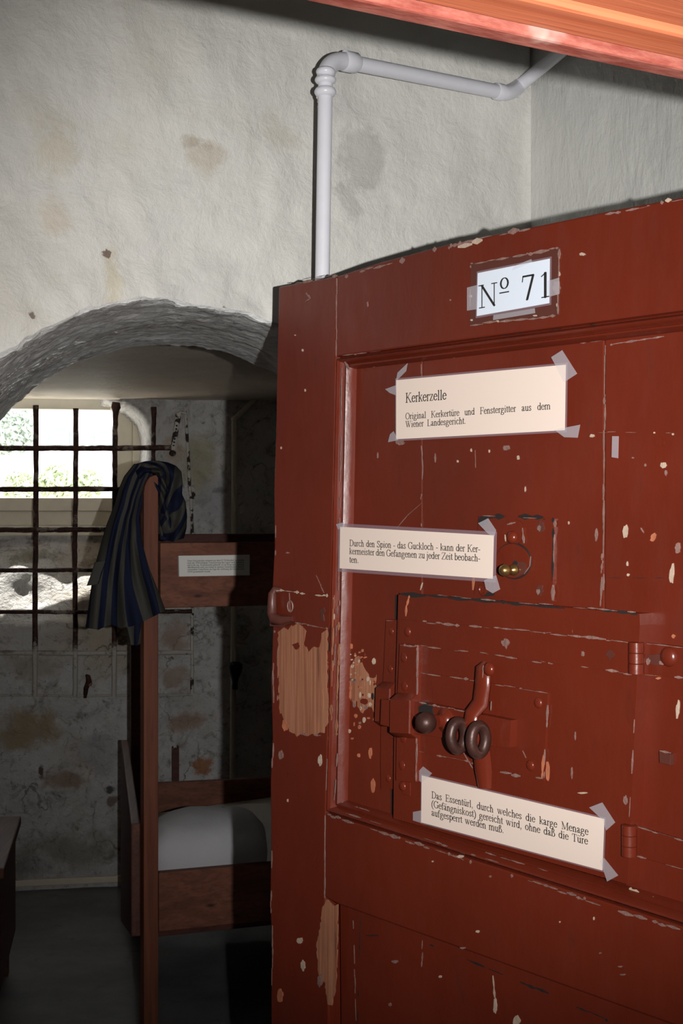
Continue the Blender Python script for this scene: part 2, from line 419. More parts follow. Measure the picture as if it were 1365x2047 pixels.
SOFF = V2(-.10, .69)
def arch_wall():
    ac, az, ra, rb = -.127, 1.4, .50, .512
    T0, T1 = -1.5, .508
    path = []                                               # (t, z, outer t, outer z) round the opening
    for k in range(24): z = az * k / 24; path.append((ac - ra, z, T0, z))
    n = 260
    for k in range(n + 1):
        a = PI - PI * k / n; c, s_ = math.cos(a), math.sin(a)
        L = []
        if c < -1e-6: L.append((T0 - ac) / c)
        if c > 1e-6: L.append((T1 - ac) / c)
        if s_ > 1e-6: L.append((TOP - az) / s_)
        m = min(L); path.append((ac + ra * c, az + rb * s_, ac + m * c, az + m * s_))
    for k in range(23, -1, -1): z = az * k / 24; path.append((ac + ra, z, T1, z))
    rows = []; RD = .022; NW = 44
    for (t, z, ot, oz) in path:
        wall = []
        for k in range(NW, 0, -1):
            f = (k / NW) ** 1.5
            q = Vector((t + (ot - t) * f, z + (oz - z) * f))
            wall.append((q.x, q.y, 0, 0))
        # outward direction from the opening for the rounded arris
        ex, ez = (t - ac) / ra ** 2, max(z - az, 0) / rb ** 2
        l = math.hypot(ex, ez); ex, ez = ex / l, ez / l
        pts = [ARCH_P + A * a_ + Z * b_ for a_, b_, _, _ in wall]
        for k in range(5):
            g = k / 4 * PI / 2; off = RD * (1 - math.sin(g)); dep = RD * (1 - math.cos(g))
            pts.append(ARCH_P + A * (t + ex * off) + Z * (z + ez * off) + V2(-.145, .989) * dep)
        for k in range(1, 61):
            f = k / 60
            pts.append(ARCH_P + A * t + Z * (z + .022 * f * (z > az - .2)) + SOFF * f)
        for k in range(1, 6):
            f = k / 5
            bt, bz = (T0 - .3 if ot <= T0 + 1e-6 else ot), oz
            if ot >= T1 - 1e-6: bt = 2.1
            pts.append(ARCH_P + SOFF + A * (t + (bt - t) * f) + Z * (z + .022 + (bz - z - .022) * f))
        row = []
        for i, p in enumerate(pts):
            w = 1.0 if p.z > .02 else 0.0
            sof = i > NW + 8; d = nz(p, 4, .010) + nz(p, 13, .0022 if sof else .0055, 5) + nz(p, 34, .0016 if sof else .0028, 9)
            if i > NW + 3: d += nz(p, 40, .0022, 3) + nz(p, 85, .0026, 7)
            if NW - 6 < i < NW + 8: d += nz(p, 22, .006, 2) + nz(p, 60, .0025, 4)
            row.append(p + Vector((d.x, d.y, d.z * w)) * (1 if 0 < i else 0))
        rows.append(row)
    mb = MB(); mb.grid(rows)
    nc = len(rows[0])
    for i in range(len(mb.f)):
        j = i % (nc - 1)
        if NW + 1 <= j: mb.m[i] = 1
    return tag(obj('wall_arch', mb, [M_wall, M_soffit], smooth=True, angle=80, recalc=False), kind='structure')
arch_wall()

# wall behind the door
DW_IN = V2(.005, .74) + (-An) * .218                        # inner face of the wall the door hangs in
def sheet(name, p0, p1, z0, z1, mat, amp=.004, step=.05):
    L = (p1 - p0).length; nx = max(2, int(L / step)); nzr = max(2, int((z1 - z0) / step)); rows = []
    nrm = (p1 - p0).normalized().cross(Z)
    for j in range(nzr + 1):
        z = z0 + (z1 - z0) * j / nzr
        rows.append([])
        for i in range(nx + 1):
            p = p0 + (p1 - p0) * (i / nx) + Z * z; e = 0 if i in (0, nx) else 1
            rows[-1].append(p + nrm * (nz(p, 5, amp).x + nz(p, 16, amp * .5, 3).x) * e)
    mb = MB(); mb.grid(rows)
    return tag(obj(name, mb, mat, smooth=True, angle=80, recalc=False), kind='structure')
sheet('wall_right', CORNER, CORNER + R * 1.10, 0, TOP, M_gloss_wall, .005, .03)
AL = ARCH_P + A * -1.5
sheet('wall_left', AL, AL + An * 1.1, 0, TOP, M_wall)
# wall with the doorway: left of it, right of it, above it
T_L, T_R = -.82, .70
def dwall(name, t0, t1, z0, z1, n0=0.0, n1=.218, mat=M_wall):
    mb = MB(); o = V2(.005, .74) + A * t0 + (-An) * n0 + Z * z0
    mb.box(o, A * (t1 - t0), -An * (n1 - n0), Z * (z1 - z0))
    return tag(obj(name, mb, mat), kind='structure')
dwall('wall_front', -1.75, T_L, 0, TOP)
dwall('wall_front_hinge_side', T_R, 1.35, 0, TOP)
dwall('wall_front_above', T_L, T_R, 2.02, TOP)
# door frame head: plank soffit, groove and thin strip; jambs beside it
hd = empty('trim_1', V2(.005, .74) + Z * 1.86, math.atan2(A.y, A.x)); tag(hd, kind='structure')
tag(hd, 'orange varnished pine head of the door frame with a pink edged strip', 'door frame')
FP = V2(.005, .74)
def fbox(mb, t0, t1, n0, n1, z0, z1): mb.box(FP + A * t0 - An * n0 + Z * z0, A * (t1 - t0), -An * (n1 - n0), Z * (z1 - z0))
mb = MB(); fbox(mb, T_L - .1, T_R + .1, -.051, -.0185, 1.8640, 1.93); obj('chamfer_board', mb, M_lintel, hd, bevel=.003)
mb = MB(); fbox(mb, T_L - .1, T_R + .1, -.26, -.0525, 1.8672, 2.02); obj('head_board', mb, M_lintel, hd, bevel=.003)
mb = MB(); fbox(mb, T_L - .1, T_R + .1, -.016, 0, 1.8600, 1.95); obj('edge_strip', mb, M_strip, hd, bevel=.002)
mb = MB(); fbox(mb, T_L - .1, T_R + .1, -.20, .0, 1.92, 2.02); obj('backing_board', mb, M_crack, hd)
for nm, a, b in (('trim_2', T_L - .12, T_L - .02), ('trim_3', T_R + .02, T_R + .12)):
    mb = MB(); fbox(mb, a, b, -.12, -.001, 0, 1.8595); tag(obj(nm, mb, M_lintel, bevel=.004), kind='structure')

# corridor the photographer stands in
cA, cB = FP + A * -1.75, FP + A * 1.35
for nm, p, q in (('wall_corridor_left', cA, cA + An * 2.2), ('wall_corridor_back', cA + An * 2.2, cB + An * 2.2), ('wall_corridor_right', cB + An * 2.2, cB)):
    mb = MB(); mb.add([p, q, q + Z * TOP, p + Z * TOP], [(0, 1, 2, 3)]); tag(obj(nm, mb, M_wall, recalc=False), kind='structure')
c4 = [cA + An * 2.25, cB + An * 2.25, cB - An * 1.35, cA - An * 1.35]
poly_obj('ceiling', [p + Z * TOP for p in c4], M_wall)
poly_obj('floor', [Vector((-4, -3, 0)), Vector((4, -3, 0)), Vector((4, 6.9, 0)), Vector((-4, 6.9, 0))], M_floor)

# the cell behind the arch
CEIL = 2.085
BK = ARCH_P + SOFF
cl0, cr0 = BK + A * -1.8, BK + A * 2.1
cl1, cr1 = BW_P + BW_A * -1.6, BW_P + BW_A * 3.2
sheet('wall_cell_left', cl0, cl1, 0, CEIL, M_back, .008, .08)
sheet('wall_cell_right', cr1, cr0, 0, CEIL, M_back, .008, .08)
def cell_ceiling():
    rows = []; n = 60
    for i in range(n + 1):
        f = i / n; a = cl0 + (cl1 - BW_N * .03 - cl0) * f; b = cr0 + (cr1 - BW_N * .03 - cr0) * f
        rows.append([a + (b - a) * (j / n) + Z * (CEIL + nz(a + (b - a) * (j / n), 3, .008).x) for j in range(n + 1)])
    mb = MB(); mb.grid(rows); tag(obj('ceiling_cell', mb, M_ceiling, smooth=True, angle=80, recalc=False), kind='structure')
cell_ceiling()

# window wall with the deep niche and its sloping sill
WD = .36                                                    # depth of the niche to the window
def back_wall():
    tr, _ = bwt(303, 1000); ttop = CEIL + .06
    z_bot = bwt(150, 1246)[1]; t_left = bwt(-130, 1000)[0]
    z_sill_in = hit(150, 1073, BW_P - BW_N * WD, BW_N).z
    w0, w1 = bwt(-45, 0, -WD)[0], bwt(231, 0, -WD)[0]  # unseen left edge of the window, set to bound the sun patch
    g0, g1 = hit(100, 995, BW_P - BW_N * WD, BW_N).z, hit(100, 819, BW_P - BW_N * WD, BW_N).z
    x0, x1 = -1.6, 3.2; st = .0165; nx = int((x1 - x0) / st); nr = int((CEIL + .12) / st); rows = []
    def sm(x): x = max(0, min(1, x)); return x * x * (3 - 2 * x)
    for j in range(nr + 1):
        z = (CEIL + .12) * j / nr; row = []
        for i in range(nx + 1):
            t = x0 + (x1 - x0) * i / nx; p = bww(t, z)
            wv = nz(p, 7, 1.0, 1).x
            # right edge, with a rounded upper corner
            rr = tr
            zc = backw(300, 872).z
            if z > zc: rr = tr - .17 * (1 - math.sqrt(max(0, 1 - min(1, (z - zc) / .15) ** 2)))
            side = min(rr + wv * .008 - t, t - t_left)
            d = sm(side / .045) * WD
            low = (z - (z_bot + wv * .02)) / max(.01, z_sill_in - z_bot)
            lip = .05 * sm(low / .06) if low > 0 else 0
            sill = max(0, min(WD, lip + (WD - lip) * max(0, low) ** 1.15 + (nz(p, 9, .03, 8).x if 0.02 < low < .95 else 0)))
            if z < z_sill_in: d = min(d, sill if low > 0 else 0)
            if side <= 0: d = 0
            rel = nz(p, 6, .010).x + nz(p, 18, .006, 4).x + nz(p, 45, .0025, 6).x
            row.append(bww(t, z, -d + rel * (1 if d < WD - .001 else 0)))
        rows.append(row)
    mb = MB(); mb.grid(rows); keep = []
    for f, m in zip(mb.f, mb.m):
        c = sum((mb.v[k] for k in f), Vector()) / 4
        t = (c - BW_P).dot(BW_A); dep = -(c - BW_P).dot(BW_N)
        if dep > WD - .02 and w0 < t < w1 + .012 and g0 - .012 < c.z < g1 + .03: continue
        keep.append(f)
    mb.f = keep; mb.m = [0] * len(keep)
    zr = CEIL + .11; mb.add([bww(x0, zr, .8), bww(x1, zr, .8), bww(x1, zr, -WD - .12), bww(x0, zr, -WD - .12)], [(0, 1, 2, 3)])
    tag(obj('wall_back', mb, [M_back], smooth=True, angle=85, recalc=False), kind='structure')
    return w0, w1, g0, g1, t_left, tr
w0, w1, g0, g1, t_left, tr = back_wall()

# window
win = empty('window_1', bww((w0 + w1) / 2, g0, -WD), math.atan2(BW_A.y, BW_A.x)); tag(win, kind='structure')
tag(win, 'cream painted cell window with bright daylight behind the iron grille', 'window')
def wbox(mb, t0, t1, z0, z1, n0, n1, mi=0): mb.box(bww(t0, z0, n0), BW_A * (t1 - t0), Z * (z1 - z0), BW_N * (n1 - n0), mi)
mb = MB(); zb = g0 - .17
wbox(mb, t_left, tr + .06, zb, g0 - .125, -WD - .02, -WD + .035); wbox(mb, t_left, tr + .06, g0 - .125, g0 - .06, -WD - .02, -WD + .022)
wbox(mb, t_left, tr + .06, g0 - .06, g0, -WD - .02, -WD + .032)
wbox(mb, w1, w1 + .075, g0, g1 + .2, -WD - .02, -WD + .022); wbox(mb, w1 + .075, tr + .06, g0, g1 + .2, -WD - .02, -WD + .034)
wbox(mb, t_left, w1, g1, g1 + .055, -WD - .02, -WD + .022); wbox(mb, t_left, w1, g1 + .055, g1 + .2, -WD - .02, -WD + .032)
obj('window_frame', mb, M_frame, win, bevel=.004)
mb = MB(); wbox(mb, w0, w1, g0, g1, -WD - .012, -WD - .009); obj('window_pane', mb, M_glass, win)
mb = MB()                                                   # added unseen slabs round the opening, sized to trim the sun on the sill
wbox(mb, w0 - .3, w1 + .5, g1 + .0, CEIL + .8, -WD - .07, -WD - .022); wbox(mb, w0 - .3, w1 + .5, 0, g0 - .02, -WD - .12, -WD - .022)
wbox(mb, w1 + .08, w1 + .5, g0, g1, -WD - .2, -WD - .022); wbox(mb, w0 - .6, w0 - .02, g0 - .3, g1, -WD - .2, -WD - .022)
tag(obj('wall_outer_sun_block', mb, M_house), kind='structure')

# outdoors: ground, white house, shrubs
poly_obj('ground_outside', [Vector((-12, 6.9, .3)), Vector((9, 7.0, .3)), Vector((9, 20, .3)), Vector((-12, 20, .3))], M_ground)
hs = empty('house', Vector((-2.2, 14.0, .3))); tag(hs, 'bright white house outside the barred window', 'house')
mb = MB(); mb.box(Vector((-8, 14.0, .3)), Vector((11, 0, 0)), Vector((0, 3, 0)), Vector((0, 0, 4.5))); obj('house_wall', mb, M_house, hs)
for px0, px1, py0, py1 in ((92, 146, 855, 897), (182, 232, 858, 897)):
    a, b = at(px0, py1, 13.97), at(px1, py0, 13.97); mb = MB()
    mb.box(a, Vector((b.x - a.x, 0, 0)), Vector((0, 0, b.z - a.z)), Vector((0, .1, 0))); f = obj('house_window', mb, M_pane_far, hs)
    mb = MB(); mb.box(a + Vector((.04, -.02, .04)), Vector((b.x - a.x - .08, 0, 0)), Vector((0, 0, b.z - a.z - .08)), Vector((0, .03, 0))); obj('house_pane', mb, M_house, f)
def shrub(px, py, Y, rx, rz, mat, label, n=420):
    c = at(px, py, Y); o = empty('shrub', Vector((c.x, Y, .3))); tag(o, label, 'shrub', None)
    mb = MB()
    for _ in range(n):
        a = random.uniform(0, 2 * PI); b = math.acos(random.uniform(-1, 1)); r = random.uniform(.55, 1)
        p = c + Vector((math.cos(a) * math.sin(b) * rx * r, math.sin(a) * math.sin(b) * rx * r * .7, math.cos(b) * rz * r))
        d = Vector((random.uniform(-1, 1), random.uniform(-1, 1), random.uniform(-1, 1))).normalized(); e = d.orthogonal().normalized(); s_ = .034
        mb.add([p - d * s_, p + e * s_ * .5, p + d * s_, p - e * s_ * .5], [(0, 1, 2, 3)])
    obj('foliage', mb, mat, o, recalc=False)
    mb = MB(); mb.tube([Vector((c.x, Y, .3)), c], [.012, .006], 6); obj('stem', mb, mat, o)
shrub(15, 855, 10.0, .20, .20, M_leaf2, 'grey green shrub top in the upper corner of the barred window', 700)
shrub(40, 975, 9.6, .11, .12, M_leaf, 'low green shrub behind the lowest pane corner nearest the wall edge', 700)
shrub(115, 965, 9.8, .13, .13, M_leaf, 'low green shrub seen between the first two grille bars', 700)
shrub(178, 968, 9.7, .09, .11, M_leaf, 'small yellow green shrub seen between the second and third grille bars', 700)

# skirting along the foot of the window wall
mb = MB(); p0, p1 = backw(-200, 1790, .012), backw(540, 1768, .012)
zs = .035
mb.box(Vector((p0.x, p0.y, .022)), Vector((p1.x - p0.x, p1.y - p0.y, 0)), BW_N * .02, Z * .030)
tag(obj('baseboard_back', mb, M_frame, bevel=.006), kind='structure')

# ------------------------------------------------------------------ the prison door
ANG = math.atan2(R.y, R.x)
door_root = empty('door_1', DOOR_P, ANG)
tag(door_root, 'oxblood red wooden prison door standing open with iron food hatch and pasted notes', 'door', kind='structure')
def P(px, py, n=0.0, lift=None):
    """a photo point on the leaf (surface n) as a place on the door, raised to lift"""
    s, z = door(px, py, n); return dw(s, z, n if lift is None else lift)
def slab(mb, pts, n0, n1, mi=0, ref=None):
    """polygon given by photo points (or ('sz', s, z)) between offsets n0 and n1"""
    ref = n1 if ref is None else ref; q = []
    for p in pts:
        s, z = (p[1], p[2]) if p[0] == 'sz' else door(p[0], p[1], ref)
        q.append(dw(s, z, n1))
    mb.prism(q, -Rn * (n1 - n0), mi)
def wear(mb, line, w, n, mi, fill=.75, jag=.5, step=.0035, ref=None):
    """irregular thin worn paint along a line of photo points"""
    if mi == 2 and w < .0038: mi = 1
    ref = n if ref is None else ref
    pts = [door(x, y, ref) for x, y in line]
    for (s0, z0), (s1, z1) in zip(pts, pts[1:]):
        L = math.hypot(s1 - s0, z1 - z0); k = max(1, int(L / step)); dx, dz = (s1 - s0) / L, (z1 - z0) / L
        run = random.random() < fill; pw = w
        i = 0
        while i < k:
            ln = random.randint(1, 7); j = min(k, i + ln)
            if random.random() < fill:
                a0 = L * i / k; a1 = L * j / k; wa = w * random.uniform(1 - jag, 1 + jag) * .3; o = random.uniform(-1, 1) * w * .35 * jag
                mid = (a0 + a1) / 2; wm = wa * random.uniform(.7, 1.25)
                ring = [(a0, o - wa * .3), (mid, o - wm), (a1, o - wa * .3), (a1, o + wa * .3), (mid, o + wm), (a0, o + wa * .3)]
                q = [dw(s0 + dx * a - dz * b, z0 + dz * a + dx * b, n + .0007) for a, b in ring]
                mb.prism(q, -Rn * .0012, mi)
            i = j
def blotch(mb, px, py, w, h, n, mi, pts=14, jag=.35, tilt=0.0):
    """ragged patch centred on a photo point, w x h in photo pixels"""
    q = []
    for k in range(pts):
        a = 2 * PI * k / pts; r = random.uniform(1 - jag, 1); x = math.cos(a) * w / 2 * r; y = math.sin(a) * h / 2 * r
        x, y = x * math.cos(tilt) - y * math.sin(tilt), x * math.sin(tilt) + y * math.cos(tilt)
        s, z = door(px + x, py + y, n); q.append(dw(s, z, n + .0007))
    mb.prism(q, -Rn * .0012, mi)
def ragged(mb, pts, n, mi, jag=4.0, step=7.0, lift=.0006, vert=1.0):
    """polygon of photo points whose outline is torn"""
    q = []
    for (x0, y0), (x1, y1) in zip(pts, pts[1:] + pts[:1]):
        L = math.hypot(x1 - x0, y1 - y0); k = max(1, int(L / step))
        for i in range(k):
            f = i / k; x = x0 + (x1 - x0) * f + random.uniform(-jag, jag) * .45; y = y0 + (y1 - y0) * f + random.uniform(-jag, jag) * vert
            s, z = door(x, y, n); q.append(dw(s, z, n + lift))
    mb.prism(q, -Rn * (lift + .0006), mi)

TH = .05; SR = .95
MATS = [M_door, M_chip, M_white_chip, M_orange_chip, M_crack, M_bare]
zt = door(1365, 394)[1]
def zc(px, py, n=0.0): return door(px, py, n)[1]
PN = -.012                                                  # surface of the recessed panel
# stile at the free edge
mb = MB()
slab(mb, [(557, 573), (674, 552), (671, 713), (667, 900), (662, 1200), (655, 1450), (650, 1625), (649, 1795), (655, 1960), (660, 2250), (544, 2330), (541, 1990), (543, 1890), (539, 1800),
          (541, 1690), (540, 1560), (544, 1470), (541, 1360), (545, 1250), (544, 1170), (548, 1090), (547, 980), (551, 860), (553, 730)], -TH, 0)
stile = obj('stile', mb, MATS, door_root, bevel=.0022)
mb = MB()                                                   # wear of the stile, a skin of its own relief
ragged(mb, [(556, 1262), (600, 1245), (612, 1262), (607, 1285), (618, 1300), (640, 1290), (648, 1258), (655, 1262), (655, 1440), (648, 1462), (632, 1470), (610, 1466), (595, 1474), (580, 1462), (572, 1440), (560, 1425), (555, 1330)], 0, 5, 4, 6, vert=1.3)
ragged(mb, [(583, 1290), (596, 1283), (600, 1292), (592, 1298)], 0.0004, 0, 2, 4)
ragged(mb, [(652, 1800), (675, 1810), (674, 1900), (671, 1975), (664, 2010), (655, 2005), (650, 1965), (637, 1950), (633, 1890), (642, 1840), (645, 1815)], 0, 5, 3, 6, vert=1.2)
wear(mb, [(673, 556), (672, 712)], .0022, 0, 1, .85, .6)
wear(mb, [(560, 572), (600, 566), (674, 550)], .006, -.001, 1, .7, .8)
wear(mb, [(558, 585), (595, 578), (620, 570)], .006, 0, 1, .6, .9)
wear(mb, [(612, 585), (622, 595), (610, 603)], .004, 0, 1, .7, .8)
wear(mb, [(650, 1630), (649, 1795)], .0026, 0, 1, .85, .6)
for q in ([(548, 1260), (546, 1340), (548, 1450)], [(546, 1480), (544, 1560)], [(543, 1700), (541, 1830)], [(545, 1850), (543, 2040)], [(551, 1050), (550, 1110)]):
    wear(mb, q, .0035, 0, 1, .55, .9)
wear(mb, [(560, 1265), (556, 1300), (554, 1400)], .004, .0003, 1, .6, .9)
wear(mb, [(585, 1440), (600, 1468), (640, 1470), (655, 1440)], .003, .0004, 2, .35, .9)
wear(mb, [(600, 1458), (612, 1490)], .004, 0, 5, .6, .9); wear(mb, [(632, 1150), (648, 1185)], .0022, 0, 2, .8, .5)
for (x, y, w, h, m) in ((640, 1520, 9, 26, 2), (606, 1930, 10, 26, 2), (600, 1880, 14, 14, 2), (562, 1510, 10, 22, 1), (575, 1105, 8, 4, 1), (605, 700, 4, 6, 2), (562, 895, 3, 6, 2), (575, 1600, 3, 8, 2), (640, 1960, 12, 30, 1),
                        (610, 780, 3, 7, 2), (560, 1990, 14, 30, 3), (660, 1478, 8, 24, 5), (590, 670, 3, 3, 2), (645, 1400, 6, 50, 5), (570, 1450, 14, 26, 3)):
    blotch(mb, x, y, w, h, 0.0002, m)
obj('paint_wear', mb, MATS, stile)
# top rail
mb = MB()
slab(mb, [(674, 552), (760, 524), (900, 487), (1080, 450), (1220, 421), (1365, 394), ('sz', SR, zt), ('sz', SR, zc(1365, 624)), (671, 713)], -TH, 0)
rail = obj('top_rail', mb, MATS, door_root, bevel=.0022)
mb = MB()
wear(mb, [(690, 553), (900, 492), (1060, 455)], .007, -.0005, 1, .75, .8); wear(mb, [(900, 497), (1010, 474)], .008, 0, 2, .6, .8)
wear(mb, [(1210, 430), (1365, 398)], .004, 0, 1, .6, .8); wear(mb, [(1330, 402), (1365, 396)], .006, 0, 2, .7)
for q in ([(941, 528), (1116, 496)], [(1117, 498), (1115, 628)], [(1114, 630), (940, 650)], [(940, 648), (941, 530)]): wear(mb, q, .0045, .0009, 1, .8, .7)
for x, y, w, h, m in ((1165, 508, 14, 8, 2), (1113, 575, 18, 34, 1), (943, 640, 6, 5, 2), (995, 642, 8, 4, 2), (1070, 631, 10, 4, 2), (1114, 610, 4, 9, 2), (941, 592, 8, 6, 2), (1118, 548, 5, 10, 2), (735, 608, 3, 12, 1), (900, 600, 3, 5, 1)):
    blotch(mb, x, y, w, h, 0.0003, m)
obj('paint_wear', mb, MATS, rail)
# rail below the panel, lower panel
zb0, zb1 = zc(1365, 1861), zc(674, 1806)
mb = MB(); slab(mb, [(650, 1625), ('sz', SR, zc(1365, 1861)), ('sz', SR, zb1), (674, 1807), (649, 1793)], -TH, 0)
brail = obj('middle_rail', mb, MATS, door_root, bevel=.0022)
mb = MB()
wear(mb, [(655, 1628), (800, 1676), (1000, 1742), (1200, 1808), (1365, 1861)], .0045, 0, 1, .7, .8)
for x, y, w, h, m in ((920, 1712, 16, 7, 2), (865, 1722, 4, 4, 2), (955, 1862, 9, 6, 2), (1187, 1836, 3, 8, 2), (1119, 1843, 3, 4, 2), (1240, 1932, 10, 4, 1), (1245, 1948, 14, 4, 1), (925, 1895, 14, 5, 1), (1200, 1905, 6, 4, 1), (980, 1752, 6, 5, 1)): blotch(mb, x, y, w, h, 0.0003, m)
obj('paint_wear', mb, MATS, brail)
LP = -.010
mb = MB(); slab(mb, [(668, 1800), ('sz', SR, zb1), ('sz', SR, .14), (672, 2240)], -TH + .01, LP, ref=0)
lpanel = obj('lower_panel', mb, MATS, door_root)
mb = MB()
wear(mb, [(676, 1812), (860, 1888), (1040, 1962), (1215, 2040)], .003, LP + .0002, 4, .35, .9); wear(mb, [(845, 1880), (842, 1950), (836, 1968)], .004, LP, 1, .6, .8); wear(mb, [(985, 1950), (992, 2020)], .004, LP, 2, .7, .7)
wear(mb, [(706, 1840), (712, 2040)], .0016, LP, 1, .5, .8); wear(mb, [(721, 1830), (715, 2047)], .0016, LP, 4, .4, .8)
for x, y, w, h, m in ((790, 1922, 16, 8, 1), (990, 2010, 8, 40, 2), (1033, 2040, 18, 24, 2), (880, 1952, 8, 6, 2), (780, 2008, 6, 8, 1), (745, 1870, 30, 3, 4)): blotch(mb, x, y, w, h, LP + .0002, m)
obj('paint_wear', mb, MATS, lpanel)
mb = MB(); slab(mb, [(655, 2230), ('sz', SR, .15), ('sz', SR, .02), (655, 2340)], -TH, 0); obj('bottom_rail', mb, MATS, door_root, bevel=.002)
mb = MB(); mb.prism([dw(SR - .12, zt - .06, -.013), dw(SR, zt, -.013), dw(SR, .02, -.013), dw(SR - .12, .02, -.013)], -Rn * .037); obj('hinge_stile', mb, MATS, door_root)
# panel boards
ZT, ZB = zc(699, 738, PN) + .02, zc(682, 1603, PN) - .02
jl = [door(688, 900, PN)[0] - .02, door(844, 900, PN)[0], door(1208, 950, PN)[0], SR]
for i in range(3):
    mb = MB(); g = .0011
    mb.prism([dw(jl[i] + g, ZT, PN), dw(jl[i + 1] - g, ZT, PN), dw(jl[i + 1] - g, ZB, PN), dw(jl[i] + g, ZB, PN)], -Rn * .024)
    bd = obj('panel_board', mb, MATS, door_root, bevel=.0012)
    mb = MB()
    if i == 0:
        wear(mb, [(842, 728), (843, 760)], .0018, PN, 1, .8); wear(mb, [(841, 880), (845, 930), (841, 1010), (843, 1052)], .0022, PN, 1, .75, .9); wear(mb, [(843, 1005), (815, 1030), (793, 1056)], .0016, PN, 2, .85, .6)
        ragged(mb, [(697, 1330), (712, 1312), (728, 1330), (738, 1352), (752, 1350), (750, 1395), (748, 1420), (735, 1410), (720, 1425), (703, 1405), (697, 1380)], PN, 5, 5, 5, vert=1.4)
        for _ in range(60): blotch(mb, random.gauss(718, 18), random.gauss(1375, 45), random.uniform(2, 8), random.uniform(4, 16), PN + .0004, random.choice([1, 2, 3, 3, 0, 5]), 8)
        for _ in range(16): blotch(mb, random.uniform(695, 712), random.gauss(1335, 18), random.uniform(2, 5), random.uniform(2, 6), PN + .0006, 2, 8)
        blotch(mb, 729, 1402, 18, 16, PN + .0008, 0, 9); blotch(mb, 745, 1392, 5, 16, PN + .0007, 4, 9)
        wear(mb, [(697, 745), (691, 900), (684, 1200), (682, 1590)], .003, PN, 1, .7, .9)
        for x, y, w, h, m in ((800, 885, 20, 12, 1), (870, 915, 3, 20, 1), (740, 1505, 8, 26, 3), (765, 1560, 3, 14, 1), (745, 1570, 10, 34, 3), (755, 910, 3, 14, 1)): blotch(mb, x, y, w, h, PN + .0002, m)
    if i == 1:
        wear(mb, [(950, 900), (951, 1000)], .0014, PN, 1, .55, .8); wear(mb, [(845, 1165), (841, 1180)], .004, PN, 2, .8)
        wear(mb, [(1210, 690), (1208, 860), (1207, 1000), (1204, 1120), (1200, 1212)], .0028, PN, 1, .85, .9); wear(mb, [(1208, 1030), (1205, 1212)], .0022, PN + .0004, 2, .3, .9)
        wear(mb, [(704, 736), (1000, 702), (1205, 680)], .003, PN, 1, .55, .9)
        for x, y, w, h, m in ((1012, 895, 18, 12, 1), (1036, 915, 6, 10, 2), (1184, 871, 12, 8, 2), (942, 900, 3, 8, 2), (978, 902, 3, 8, 2), (915, 922, 4, 6, 2), (1050, 978, 3, 12, 2), (1137, 1045, 3, 8, 2), (1192, 1070, 6, 30, 1), (876, 712, 20, 8, 4)): blotch(mb, x, y, w, h, PN + .0002, m)
    if i == 2:
        wear(mb, [(1195, 865), (1230, 864)], .0022, PN, 2, .8, .8); wear(mb, [(1230, 864), (1342, 866)], .0012, PN, 1, .3, .8)
        wear(mb, [(1215, 690), (1365, 664)], .003, PN, 1, .6, .9); wear(mb, [(1215, 1155), (1345, 1155)], .0012, PN, 4, .3, .8)
        for x, y, w, h, m, tl in ((1250, 1062, 13, 30, 2, .1), (1306, 1074, 11, 22, 3, .4), (1254, 1127, 4, 12, 2, 0), (1256, 1149, 6, 6, 2, 0), (1343, 1148, 12, 48, 2, .1), (1326, 930, 14, 14, 2, 0), (1331, 945, 6, 14, 1, 0), (1346, 1272, 8, 9, 3, 0),
                                  (1355, 1418, 9, 40, 2, .1), (1290, 930, 5, 7, 1, 0), (1284, 1060, 3, 14, 1, -.5), (1265, 915, 5, 4, 1, 0), (1318, 884, 22, 26, 0, 0), (1355, 1095, 14, 26, 1, 0), (1308, 865, 4, 4, 2, 0), (1345, 868, 5, 5, 2, 0)): blotch(mb, x, y, w, h, PN + .0002, m, tilt=tl)
        wear(mb, [(1300, 895), (1322, 896)], .003, PN, 1, .6, .9)
    obj('paint_wear', mb, MATS, bd)
# moulding round the panel
PROF = [(0, -.001), (.05, -.006), (.12, -.005), (.2, .002), (.32, .0055), (.45, .003), (.55, -.005), (.6, -.006), (.68, .000), (.8, .001), (.9, -.004), (.97, -.009), (1.0, -.0135), (1.02, -.03)]
def mould(outer, inner):
    (os0, oz0), (os1, oz1) = outer; (is0, iz0), (is1, iz1) = inner; rows = []
    for f in [k / 24 for k in range(25)]:
        o = (os0 + (os1 - os0) * f, oz0 + (oz1 - oz0) * f); q = (is0 + (is1 - is0) * f, iz0 + (iz1 - iz0) * f)
        rows.append([dw(o[0] + (q[0] - o[0]) * k, o[1] + (q[1] - o[1]) * k, n) for k, n in PROF])
    mb = MB(); mb.grid(rows); return mb
TLo, TLi, BLo, BLi = door(671, 713), door(699, 737), door(650, 1626), door(681, 1602)
TRo, TRi = (SR, zc(1365, 624)), (SR, zc(1365, 663)); BRo, BRi = (SR, zc(1365, 1862)), (SR, zc(1365, 1822))
ml = mould((TLo, BLo), (TLi, BLi))
wear(ml, [(675, 730), (668, 1000), (664, 1180)], .0022, .001, 1, .75, .7); wear(ml, [(683, 735), (680, 1000), (676, 1180), (668, 1330)], .0022, .0052, 1, .7, .7)
wear(ml, [(668, 1190), (664, 1320), (662, 1440)], .006, .0052, 5, .75, .7); wear(ml, [(679, 1200), (676, 1330), (672, 1470)], .006, .003, 5, .75, .7)
wear(ml, [(662, 1165), (668, 1200), (668, 1260)], .004, .005, 2, .6, .9); wear(ml, [(676, 1480), (668, 1600)], .0022, .004, 1, .6, .8); wear(ml, [(660, 1250), (657, 1480)], .004, .0002, 4, .6, .8)
wear(ml, [(655, 1480), (651, 1600)], .0024, 0, 1, .6, .8)
obj('moulding', ml, MATS, door_root, smooth=True, angle=35, recalc=False)
